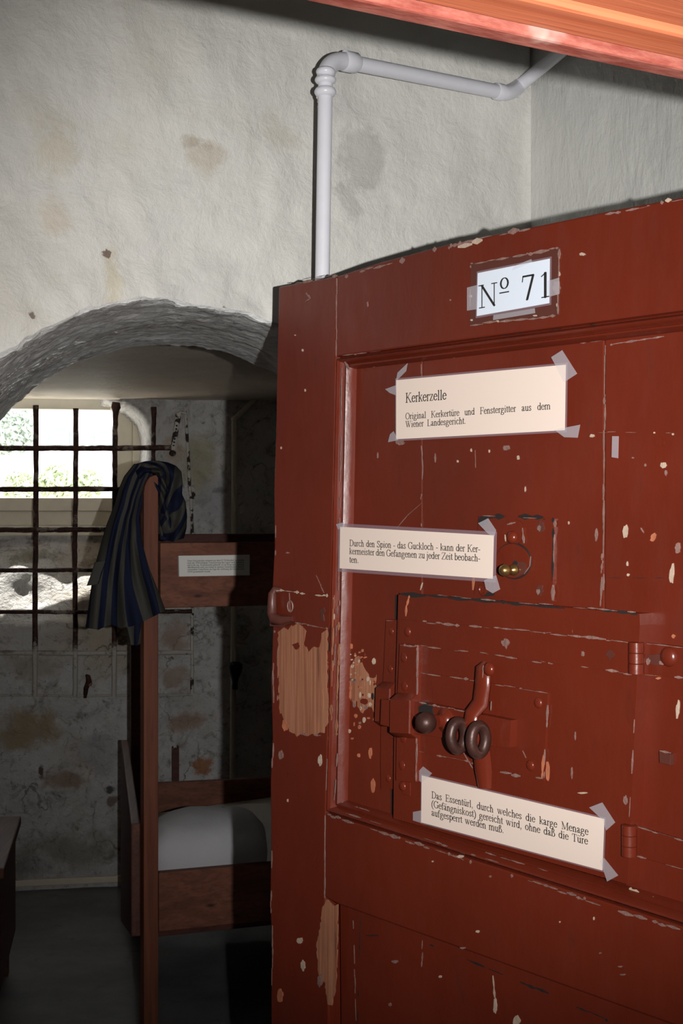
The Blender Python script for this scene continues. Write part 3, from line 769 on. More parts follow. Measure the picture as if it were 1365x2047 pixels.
mt = mould((TLo, TRo), (TLi, TRi))
wear(mt, [(672, 713), (760, 702)], .0024, .001, 1, .7, .8); wear(mt, [(690, 722), (699, 737)], .005, .003, 1, .8, .8); wear(mt, [(780, 697), (1000, 671), (1200, 648)], .0014, .003, 4, .5, .7)
obj('moulding', mt, MATS, door_root, smooth=True, angle=35, recalc=False)
mbt = mould((BLo, BRo), (BLi, BRi))
wear(mbt, [(682, 1604), (760, 1630), (786, 1642)], .004, -.004, 1, .8, .8); wear(mbt, [(840, 1660), (1000, 1712), (1150, 1757)], .003, -.002, 1, .35, .9); wear(mbt, [(1258, 1776), (1300, 1797), (1365, 1822)], .006, -.006, 2, .7, .8)
wear(mbt, [(668, 1618), (800, 1660), (1000, 1725)], .003, .005, 1, .5, .9)
obj('moulding', mbt, MATS, door_root, smooth=True, angle=35, recalc=False)

# lock plate on the free edge, with the staple that wraps round it
IM = [M_iron_red, M_chip, M_white_chip, M_orange_chip, M_crack, M_dark_red]
mb = MB(); slab(mb, [(546, 1178), (600, 1184), (660, 1190), (657, 1256), (600, 1246), (545, 1240)], -.001, .0022)
wear(mb, [(556, 1180), (600, 1185), (655, 1191)], .004, .0025, 2, .75, .9); wear(mb, [(590, 1244), (655, 1257)], .0026, .0025, 2, .8, .7); wear(mb, [(578, 1185), (580, 1230)], .0014, .0025, 1, .5, .8)
lk = obj('lock_plate', mb, IM, door_root, bevel=.0006)
mb = MB(); mb.torus(P(580, 1212, .003), R, Z, .0062, .0075, .0011, 18, 6, 1); obj('lock_rivet', mb, IM, lk, smooth=True)
mb = MB(); slab(mb, [(641, 1216), (647, 1214), (650, 1222), (646, 1228), (648, 1242), (639, 1240), (641, 1226), (638, 1221)], .0005, .0032); obj('keyhole_cover', mb, [M_dark_red], lk, bevel=.0005)
mb = MB(); path = [P(x, y, n) for x, y, n in ((562, 1181, .000), (550, 1179, .004), (545, 1188, .008), (544, 1205, .009), (544, 1226, .009), (549, 1238, .009), (565, 1240, .007), (585, 1237, .003))]
mb.tube(path, [.005, .006, .0065, .0068, .0075, .0085, .007, .004], 10)
wear(mb, [(545, 1182), (562, 1181)], .004, .0125, 2, .5)
obj('staple', mb, [M_dark_red] + IM[1:], lk, smooth=True, angle=60)
mb = MB(); slab(mb, [(538, 1244), (570, 1246), (585, 1243), (560, 1254), (538, 1252)], .0, .008); obj('staple_foot', mb, [M_dark_red], lk, bevel=.002)

# peephole
PH = PN + .003
mb = MB(); slab(mb, [(956, 1031), (1108, 1037), (1104, 1202), (948, 1189)], PN - .002, PH)
wear(mb, [(958, 1032), (1108, 1038)], .006, PH, 4, .75, .8); wear(mb, [(965, 1031), (1100, 1036)], .0035, PH + .0004, 1, .5, .9); wear(mb, [(1108, 1040), (1106, 1100), (1103, 1200)], .005, PH, 1, .85, .8); wear(mb, [(1106, 1050), (1104, 1160)], .003, PH + .0005, 4, .5, .9)
wear(mb, [(948, 1140), (945, 1186)], .006, PH, 3, .8, .6)
for x, y in ((1081, 1053), (1079, 1180)): blotch(mb, x, y, 18, 26, PH + .0002, 5); blotch(mb, x - 3, y + 3, 8, 14, PH + .0006, 1)
blotch(mb, 965, 1042, 22, 24, PH + .0002, 4); blotch(mb, 975, 1188, 36, 10, PH + .0004, 4)
pp = obj('peephole_plate', mb, IM, door_root, bevel=.0008)
mb = MB(); c = [door(1028 + 24 * math.cos(a) * .95, 1063 + 25 * math.sin(a), PH) for a in [2 * PI * k / 20 for k in range(20)]]
mb.prism([dw(s, z, PH + .0015) for s, z in c], -Rn * .002); wear(mb, [(1014, 1048), (1030, 1044), (1045, 1055), (1048, 1086)], .005, PH + .0016, 1, .8, .8); wear(mb, [(1010, 1055), (1012, 1082)], .004, PH + .0016, 2, .5, .8)
obj('cover_strap', mb, IM, pp)
mb = MB(); mb.dome(P(1024, 1074, PH + .0015), Rn, .0078, .006, 14); obj('pivot_rivet', mb, IM, pp, smooth=True)
mb = MB(); c0 = door(1027, 1121, PH); rs = abs(door(1061, 1121, PH)[0] - c0[0]); rz = abs(door(1027, 1155, PH)[1] - c0[1])
mb.prism([dw(c0[0] + rs * math.cos(a), c0[1] + rz * math.sin(a), PH + .0028) for a in [2 * PI * k / 40 for k in range(40)]], -Rn * .003)
wear(mb, [(1061, 1112), (1059, 1132), (1048, 1148)], .002, PH + .003, 1, .7); blotch(mb, 1040, 1135, 34, 34, PH + .0026, 5); blotch(mb, 1030, 1126, 14, 12, PH + .003, 4)
cv = obj('peephole_cover', mb, IM, pp, bevel=.0008)
mb = MB(); mb.torus(dw(c0[0], c0[1], PH + .0006), R, Z, rs + .0006, rz + .0006, .0011, 48, 6); obj('cover_gap', mb, M_crack, pp)
mb = MB(); a = P(1037, 1139, PH + .002); mb.lathe(a, Rn, [(.003, 0), (.003, .003), (.0052, .0045), (.0066, .008), (.0052, .0115), (.003, .0135), (.003, .015), (.0056, .017), (.0074, .0218), (.0056, .0265), (.003, .0288), (0, .0293)], 16)
obj('knob', mb, M_brass, cv, smooth=True)
mb = MB(); mb.lathe(P(966, 1178, PH), Rn, [(.0075, 0), (.0075, .0015), (.0055, .002), (.0045, .001), (0, .001)], 14); obj('plate_screw', mb, IM, pp, smooth=True)

# food hatch
HN = .006
hatch_pts = [(803, 1187), (1278, 1227), (1279, 1250), (1271, 1400), (1263, 1600), (1254, 1768), (1000, 1696), (786, 1636), (788, 1450), (793, 1300), (796, 1189)]
mb = MB(); slab(mb, hatch_pts, PN - .004, HN)
wear(mb, [(800, 1186), (1000, 1203), (1275, 1227)], .0075, HN - .0005, 4, .95, .35, .01); wear(mb, [(830, 1186), (1270, 1224)], .002, HN + .0002, 1, .45, .9)
wear(mb, [(818, 1190), (813, 1210), (812, 1232)], .005, HN, 3, .8, .8); wear(mb, [(1279, 1230), (1279, 1280)], .004, HN, 1, .75, .8); wear(mb, [(1273, 1350), (1262, 1560), (1258, 1640)], .0035, HN, 1, .5, .9); wear(mb, [(1258, 1720), (1254, 1766)], .005, HN, 2, .7, .8)
for x, y, w, h, m in ((1095, 1540, 9, 44, 3), (1150, 1470, 3, 20, 1), (1143, 1545, 4, 26, 1), (1165, 1585, 24, 5, 2), (1000, 1395, 8, 5, 1), (1215, 1300, 10, 20, 1), (1160, 1310, 6, 12, 1), (1040, 1390, 14, 3, 4), (1250, 1600, 10, 22, 1)): blotch(mb, x, y, w, h, HN + .0001, m)
blotch(mb, 880, 1650, 60, 8, HN, 4)
ht = obj('food_hatch', mb, IM, door_root, bevel=.0012)
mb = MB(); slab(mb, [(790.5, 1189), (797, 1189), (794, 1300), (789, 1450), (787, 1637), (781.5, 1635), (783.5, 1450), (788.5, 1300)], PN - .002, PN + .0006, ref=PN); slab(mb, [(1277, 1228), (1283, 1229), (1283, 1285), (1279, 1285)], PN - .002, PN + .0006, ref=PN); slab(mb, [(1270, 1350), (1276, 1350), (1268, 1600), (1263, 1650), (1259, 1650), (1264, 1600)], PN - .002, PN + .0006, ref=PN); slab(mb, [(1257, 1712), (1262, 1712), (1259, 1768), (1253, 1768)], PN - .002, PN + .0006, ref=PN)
obj('hatch_dark_edge', mb, M_crack, door_root)  # dark strips laid on the panel along the hatch edges
B = HN + .0022
mb = MB(); slab(mb, [(797, 1238), (900, 1247), (1100, 1266), (1263, 1284), (1263, 1347), (1100, 1325), (900, 1298), (836, 1291), (797, 1288)], HN - .001, B)
wear(mb, [(845, 1243), (1000, 1257), (1100, 1266), (1262, 1284)], .0034, B, 1, .7, .9); wear(mb, [(1060, 1262), (1260, 1283)], .003, B + .0004, 2, .55, .9); wear(mb, [(836, 1291), (960, 1305), (1100, 1326), (1262, 1347)], .003, B, 1, .65, .9); wear(mb, [(1261, 1286), (1260, 1345)], .003, B, 1, .7, .8)
for x, y, w, h, m in ((1010, 1285, 20, 26, 1), (1165, 1307, 8, 14, 1), (1220, 1310, 18, 26, 5)): blotch(mb, x, y, w, h, B + .0001, m, jag=.6)
obj('hatch_strap', mb, IM, ht, bevel=.0008)
mb = MB(); slab(mb, [(834, 1343), (960, 1362), (1095, 1385), (1086, 1560), (960, 1530), (831, 1500)], HN - .001, B)
wear(mb, [(842, 1344), (960, 1362)], .003, B, 2, .6, .9); wear(mb, [(990, 1368), (1094, 1385)], .0022, B, 1, .7, .9); wear(mb, [(1095, 1390), (1087, 1555)], .0035, B, 1, .75, .9); wear(mb, [(832, 1500), (960, 1528)], .0026, B, 1, .7, .9); wear(mb, [(1000, 1545), (1085, 1556)], .004, B, 1, .5, .9)
wear(mb, [(1088, 1510), (1084, 1556)], .006, B + .0005, 3, .8, .6); wear(mb, [(925, 1500), (945, 1535)], .003, B, 1, .7, .9); wear(mb, [(1045, 1500), (1052, 1515)], .003, B, 2, .7, .9)
obj('bolt_plate', mb, IM, ht, bevel=.0008)
# upright keeper on the hatch, with a raised loop the bolt runs through
def keeper(name, pts, n0, n1, n2, par, lines=()):
    """strip between two photo edges; rows (xl, xr, y, raised)"""
    rows = []
    for xl, xr, y, up in pts:
        n = n1 + (n2 - n1) * up; dx = (xr - xl)
        a, z = door(xl, y, n1); b, z2 = door(xr, y + dx * .07, n1)
        rows.append([dw(a, z, n0), dw(a, z, n - .0015), dw(a + .0015, z, n), dw(b - .0015, z2, n), dw(b, z2, n - .0015), dw(b, z2, n0)])
    mb = MB(); mb.grid(rows); f = len(rows[0]); mb.f.append(tuple(range(f))); mb.m.append(0); mb.f.append(tuple((len(rows) - 1) * f + k for k in range(f))); mb.m.append(0)
    for ln, w, n, m, fl in lines: wear(mb, ln, w, n, m, fl, .8)
    return obj(name, mb, IM, par, smooth=True, angle=35)
kp = keeper('hatch_keeper', [(797, 835, 1287, 0), (795, 835, 1340, 0), (793, 834, 1384, 0), (793, 834, 1396, 1), (792, 833, 1462, 1), (791, 833, 1474, 0), (790, 832, 1545, 0), (790, 832, 1560, 0)], HN - .001, HN + .008, HN + .020, ht,
            [([(800, 1289), (833, 1292)], .003, HN + .0085, 1, .8), ([(834, 1295), (833, 1390)], .003, HN + .008, 1, .8), ([(833, 1475), (831, 1560)], .003, HN + .008, 1, .6), ([(829, 1300), (829, 1385)], .0012, HN + .0086, 2, .4)])
mb = MB(); blotch(mb, 785, 1430, 7, 60, HN + .013, 0, 12, .1); 
for x, y in ((807, 1315), (808, 1372), (806, 1475), (803, 1530)):
    mb = MB(); mb.dome(P(x, y, HN + .0078), Rn, .0062, .0016, 12); obj('keeper_rivet', mb, IM, kp, smooth=True)
kf = keeper('frame_keeper', [(770, 797, 1238, 0), (767, 797, 1300, 0), (764, 793, 1362, 0), (762, 792, 1374, 1), (760, 790, 1440, 1), (760, 790, 1452, 0), (759, 789, 1520, 0), (760, 788, 1576, 0)], PN - .001, PN + .0055, PN + .016, door_root,
            [([(771, 1239), (796, 1240)], .0035, PN + .0058, 1, .8)])
for x, y in ((780, 1337), (782, 1262), (776, 1556)):
    mb = MB(); mb.dome(P(x, y, PN + .0053), Rn, .005, .002, 12); obj('keeper_rivet', mb, IM, kf, smooth=True)
# bolt, knob, swing bar, eyes
mb = MB(); slab(mb, [(762, 1398), (835, 1403), (960, 1428), (1021, 1440), (1019, 1494), (985, 1492), (880, 1474), (832, 1468), (760, 1448)], B, B + .0105)
wear(mb, [(838, 1405), (900, 1416), (960, 1428)], .003, B + .0107, 1, .85, .7); wear(mb, [(990, 1436), (1020, 1441)], .003, B + .0107, 1, .6, .8); blotch(mb, 852, 1420, 36, 34, B + .0106, 4, 12, .3)
bt = obj('bolt', mb, IM, ht, bevel=.0012)
K0 = P(892, 1440, B + .0105)
mb = MB(); mb.lathe(K0, Rn, [(.0155, 0), (.0155, .002), (.012, .004), (.0095, .006), (.008, .010), (.0075, .016)], 20); wear(mb, [(880, 1424), (900, 1424), (906, 1440), (902, 1458)], .004, B + .0126, 1, .8, .8); obj('knob_collar', mb, IM, bt, smooth=True)
mb = MB(); kc = K0 + Rn * .032; mb.lathe(kc, Rn, [(.0128 * math.sin(PI * k / 14), -.0128 * math.cos(PI * k / 14)) for k in range(15)], 22); obj('bolt_knob', mb, M_black_iron, bt, smooth=True, angle=80)
mb = MB(); path = [P(x, y, B, n) for x, y, n in ((977, 1326, B + .004), (977, 1334, B + .008), (976, 1370, B + .009), (973, 1404, B + .010), (966, 1424, B + .018), (966, 1440, B + .020), (975, 1470, B + .017), (975, 1500, B + .010), (974, 1540, B + .006), (974, 1574, B + .004))]
mb.tube(path, [.008, .0122, .0124, .0124, .0108, .0105, .0108, .0118, .0118, .009], 12, flat=(1, .5))
wear(mb, [(966, 1330), (963, 1405)], .002, B + .014, 1, .6, .7)
wear(mb, [(985, 1335), (981, 1420)], .0025, B + .010, 1, .6, .7)
sb = obj('swing_bar', mb, IM, ht, smooth=True, angle=50)
mb = MB(); mb.dome(P(978, 1338, B + .016), Rn, .008, .005, 12); obj('bar_rivet', mb, IM, sb, smooth=True)
for i, (x, y) in enumerate(((951, 1466), (992, 1474))):
    mb = MB(); c = P(x, y, B + .002, B + .030); mb.torus(c, Rn - R * .12, Z, .0102, .0160, .0066, 26, 12)
    rg = obj('bolt_eye', mb, M_black_iron, ht, smooth=True, angle=80); tag(rg, 'dark worn iron eye')
for x, y in ((815, 1263), (1076, 1405), (1060, 1530), (805, 1572)):
    mb = MB(); mb.dome(P(x, y, B), Rn, .0062, .003, 12); obj('hatch_rivet', mb, IM, ht, smooth=True)
# hinges of the hatch: barrel and strap on the fixed board
for nm, bx, by0, by1, st, bolt_at in (('upper', 1273, 1283, 1347, [(1285, 1284), (1365, 1293), ('sz', SR - .02, 0), ('sz', SR - .02, 1), (1365, 1356), (1284, 1349)], (1337, 1313)),
                               ('lower', 1259, 1648, 1711, [(1272, 1652), (1365, 1681), ('sz', SR - .02, 0), ('sz', SR - .02, 1), (1365, 1737), (1270, 1711)], None)):
    HS = PN + .005; e = []
    za, zb_ = door(*st[1], HS)[1], door(*st[4], HS)[1]
    for q in st: e.append(q if q[0] != 'sz' else ('sz', q[1], za if q[2] == 0 else zb_))
    mb = MB(); slab(mb, e, PN - .001, HS)
    wear(mb, [st[0], st[1]], .003, HS, 1, .75, .9); wear(mb, [st[5], st[4]], .003, HS, 1, .7, .9)
    if bolt_at: blotch(mb, 1312, 1318, 50, 26, HS + .0002, 5); blotch(mb, 1296, 1322, 10, 16, HS + .0004, 1); blotch(mb, 1325, 1325, 18, 10, HS + .0004, 1); blotch(mb, 1316, 1356, 12, 6, HS + .0003, 3)
    hg = obj('hatch_hinge', mb, IM, door_root, bevel=.001)
    mb = MB(); a, b = P(bx, by0, HN, HN + .001), P(bx - 1, by1, HN, HN + .001); b = Vector((a.x, a.y, b.z)); L = (a - b).length; r = .0082; prof = [(0, 0), (r * .9, 0)]
    for k in range(3): prof += [(r, L * (k + .03) / 3), (r, L * (k + .93) / 3), (r * .88, L * (k + .98) / 3)]
    mb.lathe(b, Z, prof + [(0, L)], 18); obj('hinge_barrel', mb, IM, hg, smooth=True, angle=50)
    if bolt_at: mb = MB(); mb.dome(P(*bolt_at, HS), Rn, .0105, .006, 14); obj('hinge_bolt', mb, IM, hg, smooth=True)
mb = MB(); slab(mb, [(1317, 1502), (1340, 1508), (1339, 1530), (1318, 1525)], PN, PN + .006); wear(mb, [(1318, 1501), (1341, 1506)], .003, PN + .0062, 2, .6); obj('square_bolt', mb, [M_dark_red] + IM[1:], door_root, bevel=.0022)
mb = MB(); slab(mb, [(803, 1560), (820, 1564), (820, 1592), (803, 1588)], HN, HN + .0016); obj('square_rivet', mb, IM, ht, bevel=.0008)
mb = MB(); slab(mb, [(941, 527), (1118, 495), (1116, 630), (939, 650)], -.001, .0008); obj('number_plate', mb, [M_dark_red], door_root)

# ------------------------------------------------------------------ lettering: a serif hand drawn with a broad pen
XH, CH, AH = .45, .662, .683
def el(cx, cy, rx, ry, a0=0, a1=360, n=14): return [(cx + rx * math.cos(math.radians(a0 + (a1 - a0) * k / n)), cy + ry * math.sin(math.radians(a0 + (a1 - a0) * k / n))) for k in range(n + 1)]
def curve(*p):
    out = []; q = [p[0]] + list(p) + [p[-1]]
    for i in range(1, len(q) - 2):
        for k in range(4):
            t = k / 4; a, b, c, d = q[i - 1], q[i], q[i + 1], q[i + 2]
            out.append(tuple(.5 * (2 * b[j] + (c[j] - a[j]) * t + (2 * a[j] - 5 * b[j] + 4 * c[j] - d[j]) * t * t + (3 * b[j] - a[j] - 3 * c[j] + d[j]) * t ** 3) for j in (0, 1)))
    return out + [p[-1]]
def st(x, y0, y1): return ('b', [(x, y0), (x, y1)])
def sf(x, y, h=.085): return ('t', [(x - h, y), (x + h, y)])
def ft(x, h=.085): return sf(x, .012, h)
def fl_(x, y): return ('t', [(x - .085, y - .055), (x, y - .01)])
def dot(x, y, r=.05): return ('d', [(x, y)], r)
T_ = 't'; Bk = 'b'
def arch(x0, x1): return (Bk, curve((x0, .33), (x0 + (x1 - x0) * .35, .425), (x0 + (x1 - x0) * .68, .43), (x1, .33), (x1, .2), (x1, 0)))
UML = [dot(.155, .60), dot(.335, .60)]
G = {}
G['o'] = (500, [(Bk, el(.25, .225, .185, .215))])
G['ö'] = (500, G['o'][1] + UML)
G['c'] = (444, [(Bk, el(.235, .225, .175, .215, 48, 325)), dot(.345, .365)])
G['e'] = (444, [(Bk, el(.235, .225, .175, .215, 8, 325)), (T_, [(.07, .262), (.405, .262)])])
G['d'] = (500, [(Bk, el(.225, .222, .165, .21)), st(.39, .03, AH - .02), fl_(.39, AH), ft(.43, .06)])
G['b'] = (500, [(Bk, el(.28, .222, .165, .21)), st(.12, .0, AH - .02), fl_(.12, AH)])
G['p'] = (500, [(Bk, el(.285, .222, .165, .215)), st(.12, -.2, XH - .02), fl_(.12, XH), sf(.12, -.205)])
G['h'] = (500, [st(.115, 0, AH - .02), fl_(.115, AH), arch(.115, .375), ft(.115), ft(.38)])
G['n'] = (500, [st(.115, 0, XH - .02), fl_(.115, XH), arch(.115, .375), ft(.115), ft(.38)])
G['m'] = (778, [st(.11, 0, XH - .02), fl_(.11, XH), arch(.11, .385), arch(.385, .66), ft(.11), ft(.385), ft(.665)])
G['u'] = (500, [(Bk, curve((.115, .43), (.115, .14), (.17, .03), (.26, .02), (.375, .11))), st(.38, 0, XH - .02), fl_(.115, XH), fl_(.38, XH), ft(.43, .05)])
G['ü'] = (500, G['u'][1] + UML)
G['r'] = (333, [st(.12, 0, XH - .02), fl_(.12, XH), (T_, curve((.12, .31), (.19, .41), (.26, .42))), dot(.29, .405), ft(.12)])
G['i'] = (278, [st(.14, 0, XH - .02), fl_(.14, XH), ft(.14), dot(.14, .61)])
G['l'] = (278, [st(.14, 0, AH - .02), fl_(.14, AH), ft(.14)])
G['t'] = (278, [(Bk, curve((.13, .56), (.13, .1), (.17, .02), (.26, .045))), (T_, [(.02, .435), (.255, .435)])])
G['f'] = (333, [(Bk, curve((.14, 0), (.14, .5), (.18, .64), (.27, .665))), dot(.31, .63), (T_, [(.03, .435), (.3, .435)]), ft(.14)])
G['j'] = (278, [(Bk, curve((.15, .42), (.15, -.08), (.1, -.19), (.0, -.19))), fl_(.15, XH), dot(.15, .61)])
G['k'] = (500, [st(.115, 0, AH - .02), fl_(.115, AH), (T_, [(.13, .2), (.38, .43)]), (Bk, [(.22, .27), (.42, .015)]), ft(.115), ft(.43, .06), sf(.38, .435, .08)])
G['s'] = (389, [(Bk, curve((.31, .35), (.26, .425), (.16, .43), (.085, .36), (.12, .27), (.25, .2), (.315, .11), (.25, .02), (.13, .015), (.055, .1)))])
G['a'] = (444, [(Bk, curve((.08, .34), (.12, .415), (.2, .43), (.28, .38), (.285, .1), (.33, .025), (.42, .06))), (Bk, curve((.28, .26), (.12, .19), (.075, .1), (.12, .025), (.2, .03), (.285, .09)))])
G['ä'] = (444, G['a'][1] + UML)
G['g'] = (500, [(Bk, el(.225, .3, .135, .135)), (T_, [(.33, .4), (.46, .41)]), (Bk, curve((.15, .18), (.085, .1), (.14, .035), (.34, .02), (.43, -.05), (.38, -.16), (.22, -.2), (.07, -.15), (.07, -.06), (.16, .02)))])
G['v'] = (500, [(Bk, [(.09, .43), (.265, .02)]), (T_, [(.265, .02), (.42, .43)]), sf(.09, .435, .075), sf(.42, .435, .065)])
G['w'] = (722, [(Bk, [(.08, .43), (.235, .02)]), (T_, [(.235, .02), (.375, .43)]), (Bk, [(.345, .43), (.5, .02)]), (T_, [(.5, .02), (.64, .43)]), sf(.08, .435, .07), sf(.64, .435, .065), sf(.33, .435, .08)])
G['y'] = (500, [(Bk, [(.09, .43), (.265, .02)]), (T_, [(.42, .43), (.2, -.15), (.1, -.19)]), sf(.09, .435, .075), sf(.42, .435, .065)])
G['z'] = (444, [(T_, [(.06, .43), (.36, .43)]), (Bk, [(.36, .43), (.07, .015)]), (T_, [(.07, .015), (.38, .015)]), (T_, [(.06, .43), (.05, .32)]), (T_, [(.38, .015), (.4, .12)])])
G['ß'] = (500, [(Bk, curve((.115, 0), (.115, .48), (.17, .62), (.26, .66), (.34, .6), (.32, .47), (.25, .38), (.38, .3), (.44, .17), (.38, .035), (.25, .015))), ft(.115)])
G['O'] = (722, [(Bk, el(.36, .331, .295, .33, n=24))])
G['D'] = (722, [st(.16, 0, CH), (Bk, curve((.06, .645), (.36, .645), (.58, .54), (.645, .33), (.58, .12), (.36, .017), (.06, .017)))])
G['G'] = (722, [(Bk, el(.37, .331, .3, .33, 42, 318, 22)), st(.6, .05, .3), sf(.6, .3), st(.6, .5, .64)])
G['K'] = (722, [st(.155, 0, CH), sf(.155, .65, .11), ft(.155, .11), (T_, [(.19, .3), (.56, .65)]), (Bk, [(.28, .39), (.6, .02)]), sf(.58, .65, .09), ft(.63, .1)])
G['E'] = (611, [st(.15, 0, CH), (T_, [(.04, .648), (.55, .648)]), (T_, [(.04, .014), (.56, .014)]), (T_, [(.15, .34), (.42, .34)]), (T_, [(.55, .65), (.56, .5)]), (T_, [(.56, .014), (.6, .17)]), (T_, [(.42, .42), (.42, .26)])])
G['F'] = (556, [st(.15, 0, CH), (T_, [(.04, .648), (.53, .648)]), (T_, [(.15, .34), (.42, .34)]), (T_, [(.53, .65), (.54, .5)]), (T_, [(.42, .42), (.42, .26)]), ft(.15, .11)])
G['L'] = (611, [st(.15, 0, CH), sf(.15, .65, .11), (T_, [(.04, .014), (.56, .014)]), (T_, [(.56, .014), (.6, .18)])])
G['T'] = (611, [st(.305, 0, CH), ft(.305, .11), (T_, [(.04, .648), (.57, .648)]), (T_, [(.04, .65), (.03, .5)]), (T_, [(.57, .65), (.58, .5)])])
G['H'] = (722, [st(.15, 0, CH), st(.57, 0, CH), (T_, [(.15, .34), (.57, .34)]), sf(.15, .65, .11), sf(.57, .65, .11), ft(.15, .11), ft(.57, .11)])
G['I'] = (333, [st(.165, 0, CH), sf(.165, .65, .11), ft(.165, .11)])
G['N'] = (722, [('t', [(.13, .02), (.13, .64)]), (Bk, [(.12, .65), (.6, .02)]), (T_, [(.6, 0), (.6, .64)]), sf(.1, .65, .09), sf(.6, .65, .1), ft(.13, .1)])
G['M'] = (889, [(T_, [(.14, .02), (.14, .64)]), (Bk, [(.14, .64), (.43, .03)]), (T_, [(.43, .03), (.72, .64)]), st(.74, 0, .65), ft(.14, .1), ft(.74, .11), sf(.1, .65, .08), sf(.77, .65, .08)])
G['W'] = (944, [(Bk, [(.12, .64), (.31, .02)]), (T_, [(.31, .02), (.5, .6)]), (Bk, [(.43, .64), (.63, .02)]), (T_, [(.63, .02), (.83, .64)]), sf(.12, .65, .1), sf(.45, .65, .1), sf(.83, .65, .09)])
G['U'] = (722, [(Bk, curve((.155, .65), (.155, .2), (.24, .04), (.38, .015), (.52, .06), (.575, .22))), (T_, [(.58, .2), (.58, .64)]), sf(.155, .65, .11), sf(.58, .65, .1)])
G['Z'] = (611, [(T_, [(.06, .648), (.55, .648)]), (Bk, [(.55, .64), (.06, .02)]), (T_, [(.06, .014), (.56, .014)]), (T_, [(.06, .65), (.04, .5)]), (T_, [(.56, .014), (.59, .17)])])
G['S'] = (556, [(Bk, curve((.45, .52), (.4, .62), (.28, .655), (.14, .6), (.12, .47), (.25, .37), (.42, .28), (.47, .15), (.38, .03), (.22, .01), (.08, .15))), (T_, [(.45, .65), (.46, .5)]), (T_, [(.07, .17), (.07, .01)])])
G['B'] = (667, [st(.155, 0, CH), (Bk, curve((.05, .645), (.36, .645), (.5, .56), (.49, .42), (.33, .345), (.16, .345))), (Bk, curve((.3, .345), (.52, .3), (.58, .18), (.5, .05), (.33, .015), (.05, .015)))])
G['A'] = (722, [(T_, [(.1, .02), (.36, .66)]), (Bk, [(.36, .66), (.6, .02)]), (T_, [(.2, .25), (.5, .25)]), ft(.1, .09), ft(.6, .1)])
G['1'] = (500, [st(.25, 0, .67), ft(.25, .12), (T_, [(.12, .58), (.25, .66)])])
G['3'] = (500, [(Bk, curve((.07, .53), (.14, .64), (.26, .66), (.36, .57), (.33, .43), (.2, .36), (.34, .31), (.41, .18), (.34, .05), (.2, .01), (.06, .05)))])
G['5'] = (500, [(T_, [(.16, .645), (.42, .645)]), (T_, [(.16, .645), (.1, .39)]), (Bk, curve((.1, .39), (.28, .37), (.38, .25), (.36, .11), (.24, .02), (.06, .03)))])
G['7'] = (500, [(Bk, [(.45, .64), (.22, .0)]), (T_, [(.06, .63), (.46, .63)]), (T_, [(.06, .645), (.04, .5)]), (T_, [(.06, .65), (.46, .65)])])
G['8'] = (500, [(Bk, el(.25, .5, .14, .155)), (Bk, el(.25, .18, .17, .17))])
G['9'] = (500, [(Bk, el(.25, .44, .175, .22)), (Bk, curve((.42, .42), (.4, .22), (.28, .07), (.08, .0)))])
G['.'] = (250, [dot(.125, .04, .052)])
G[','] = (250, [dot(.125, .04, .052), (T_, curve((.155, .04), (.14, -.06), (.08, -.13)))])
G['-'] = (333, [('m', [(.05, .22), (.28, .22)])])
G['('] = (333, [(Bk, curve((.29, .67), (.14, .5), (.08, .24), (.14, -.02), (.29, -.18)))])
G[')'] = (333, [(Bk, curve((.04, .67), (.19, .5), (.25, .24), (.19, -.02), (.04, -.18)))])
G[' '] = (250, [])
PEN = {'b': (.050, .024), 't': (.024, .021), 'm': (.024, .03)}
def hull(pts):
    pts = sorted(set((round(x, 6), round(y, 6)) for x, y in pts))
    def half(ps):
        h = []
        for p in ps:
            while len(h) > 1 and (h[-1][0] - h[-2][0]) * (p[1] - h[-2][1]) - (h[-1][1] - h[-2][1]) * (p[0] - h[-2][0]) <= 0: h.pop()
            h.append(p)
        return h
    a, b = half(pts), half(pts[::-1]); return a[:-1] + b[:-1]
def glyph_polys(ch):
    out = []
    for s in G[ch][1]:
        if s[0] == 'd': out.append(el(s[1][0][0], s[1][0][1], s[2], s[2], 0, 315, 7)); continue
        rx, ry = PEN[s[0]]
        for a, b in zip(s[1], s[1][1:]):
            out.append(hull([(p[0] + rx * math.cos(PI * k / 4), p[1] + ry * math.sin(PI * k / 4)) for p in (a, b) for k in range(8)]))
    return out
GP = {k: glyph_polys(k) for k in G}
def set_line(mb, text, o, ex, ey, em, length=None, wide=1.0):
    """text from o along unit ex, up along ey, em in metres; spread to length by its word spaces (or all of it)"""
    nat = sum(G[c][0] for c in text) / 1000 * em * wide; sp_ = text.count(' '); extra = 0.0
    if length:
        if sp_ and nat < length: extra = (length - nat) / sp_
        else: wide *= length / nat
    x = 0.0
    for c in text:
        for poly in GP[c]:
            mb.add([o + ex * (x + px * em * wide) + ey * (py * em) for px, py in poly], [tuple(range(len(poly)))])
        x += G[c][0] / 1000 * em * wide + (extra if c == ' ' else 0)
CARD_GROUP = None
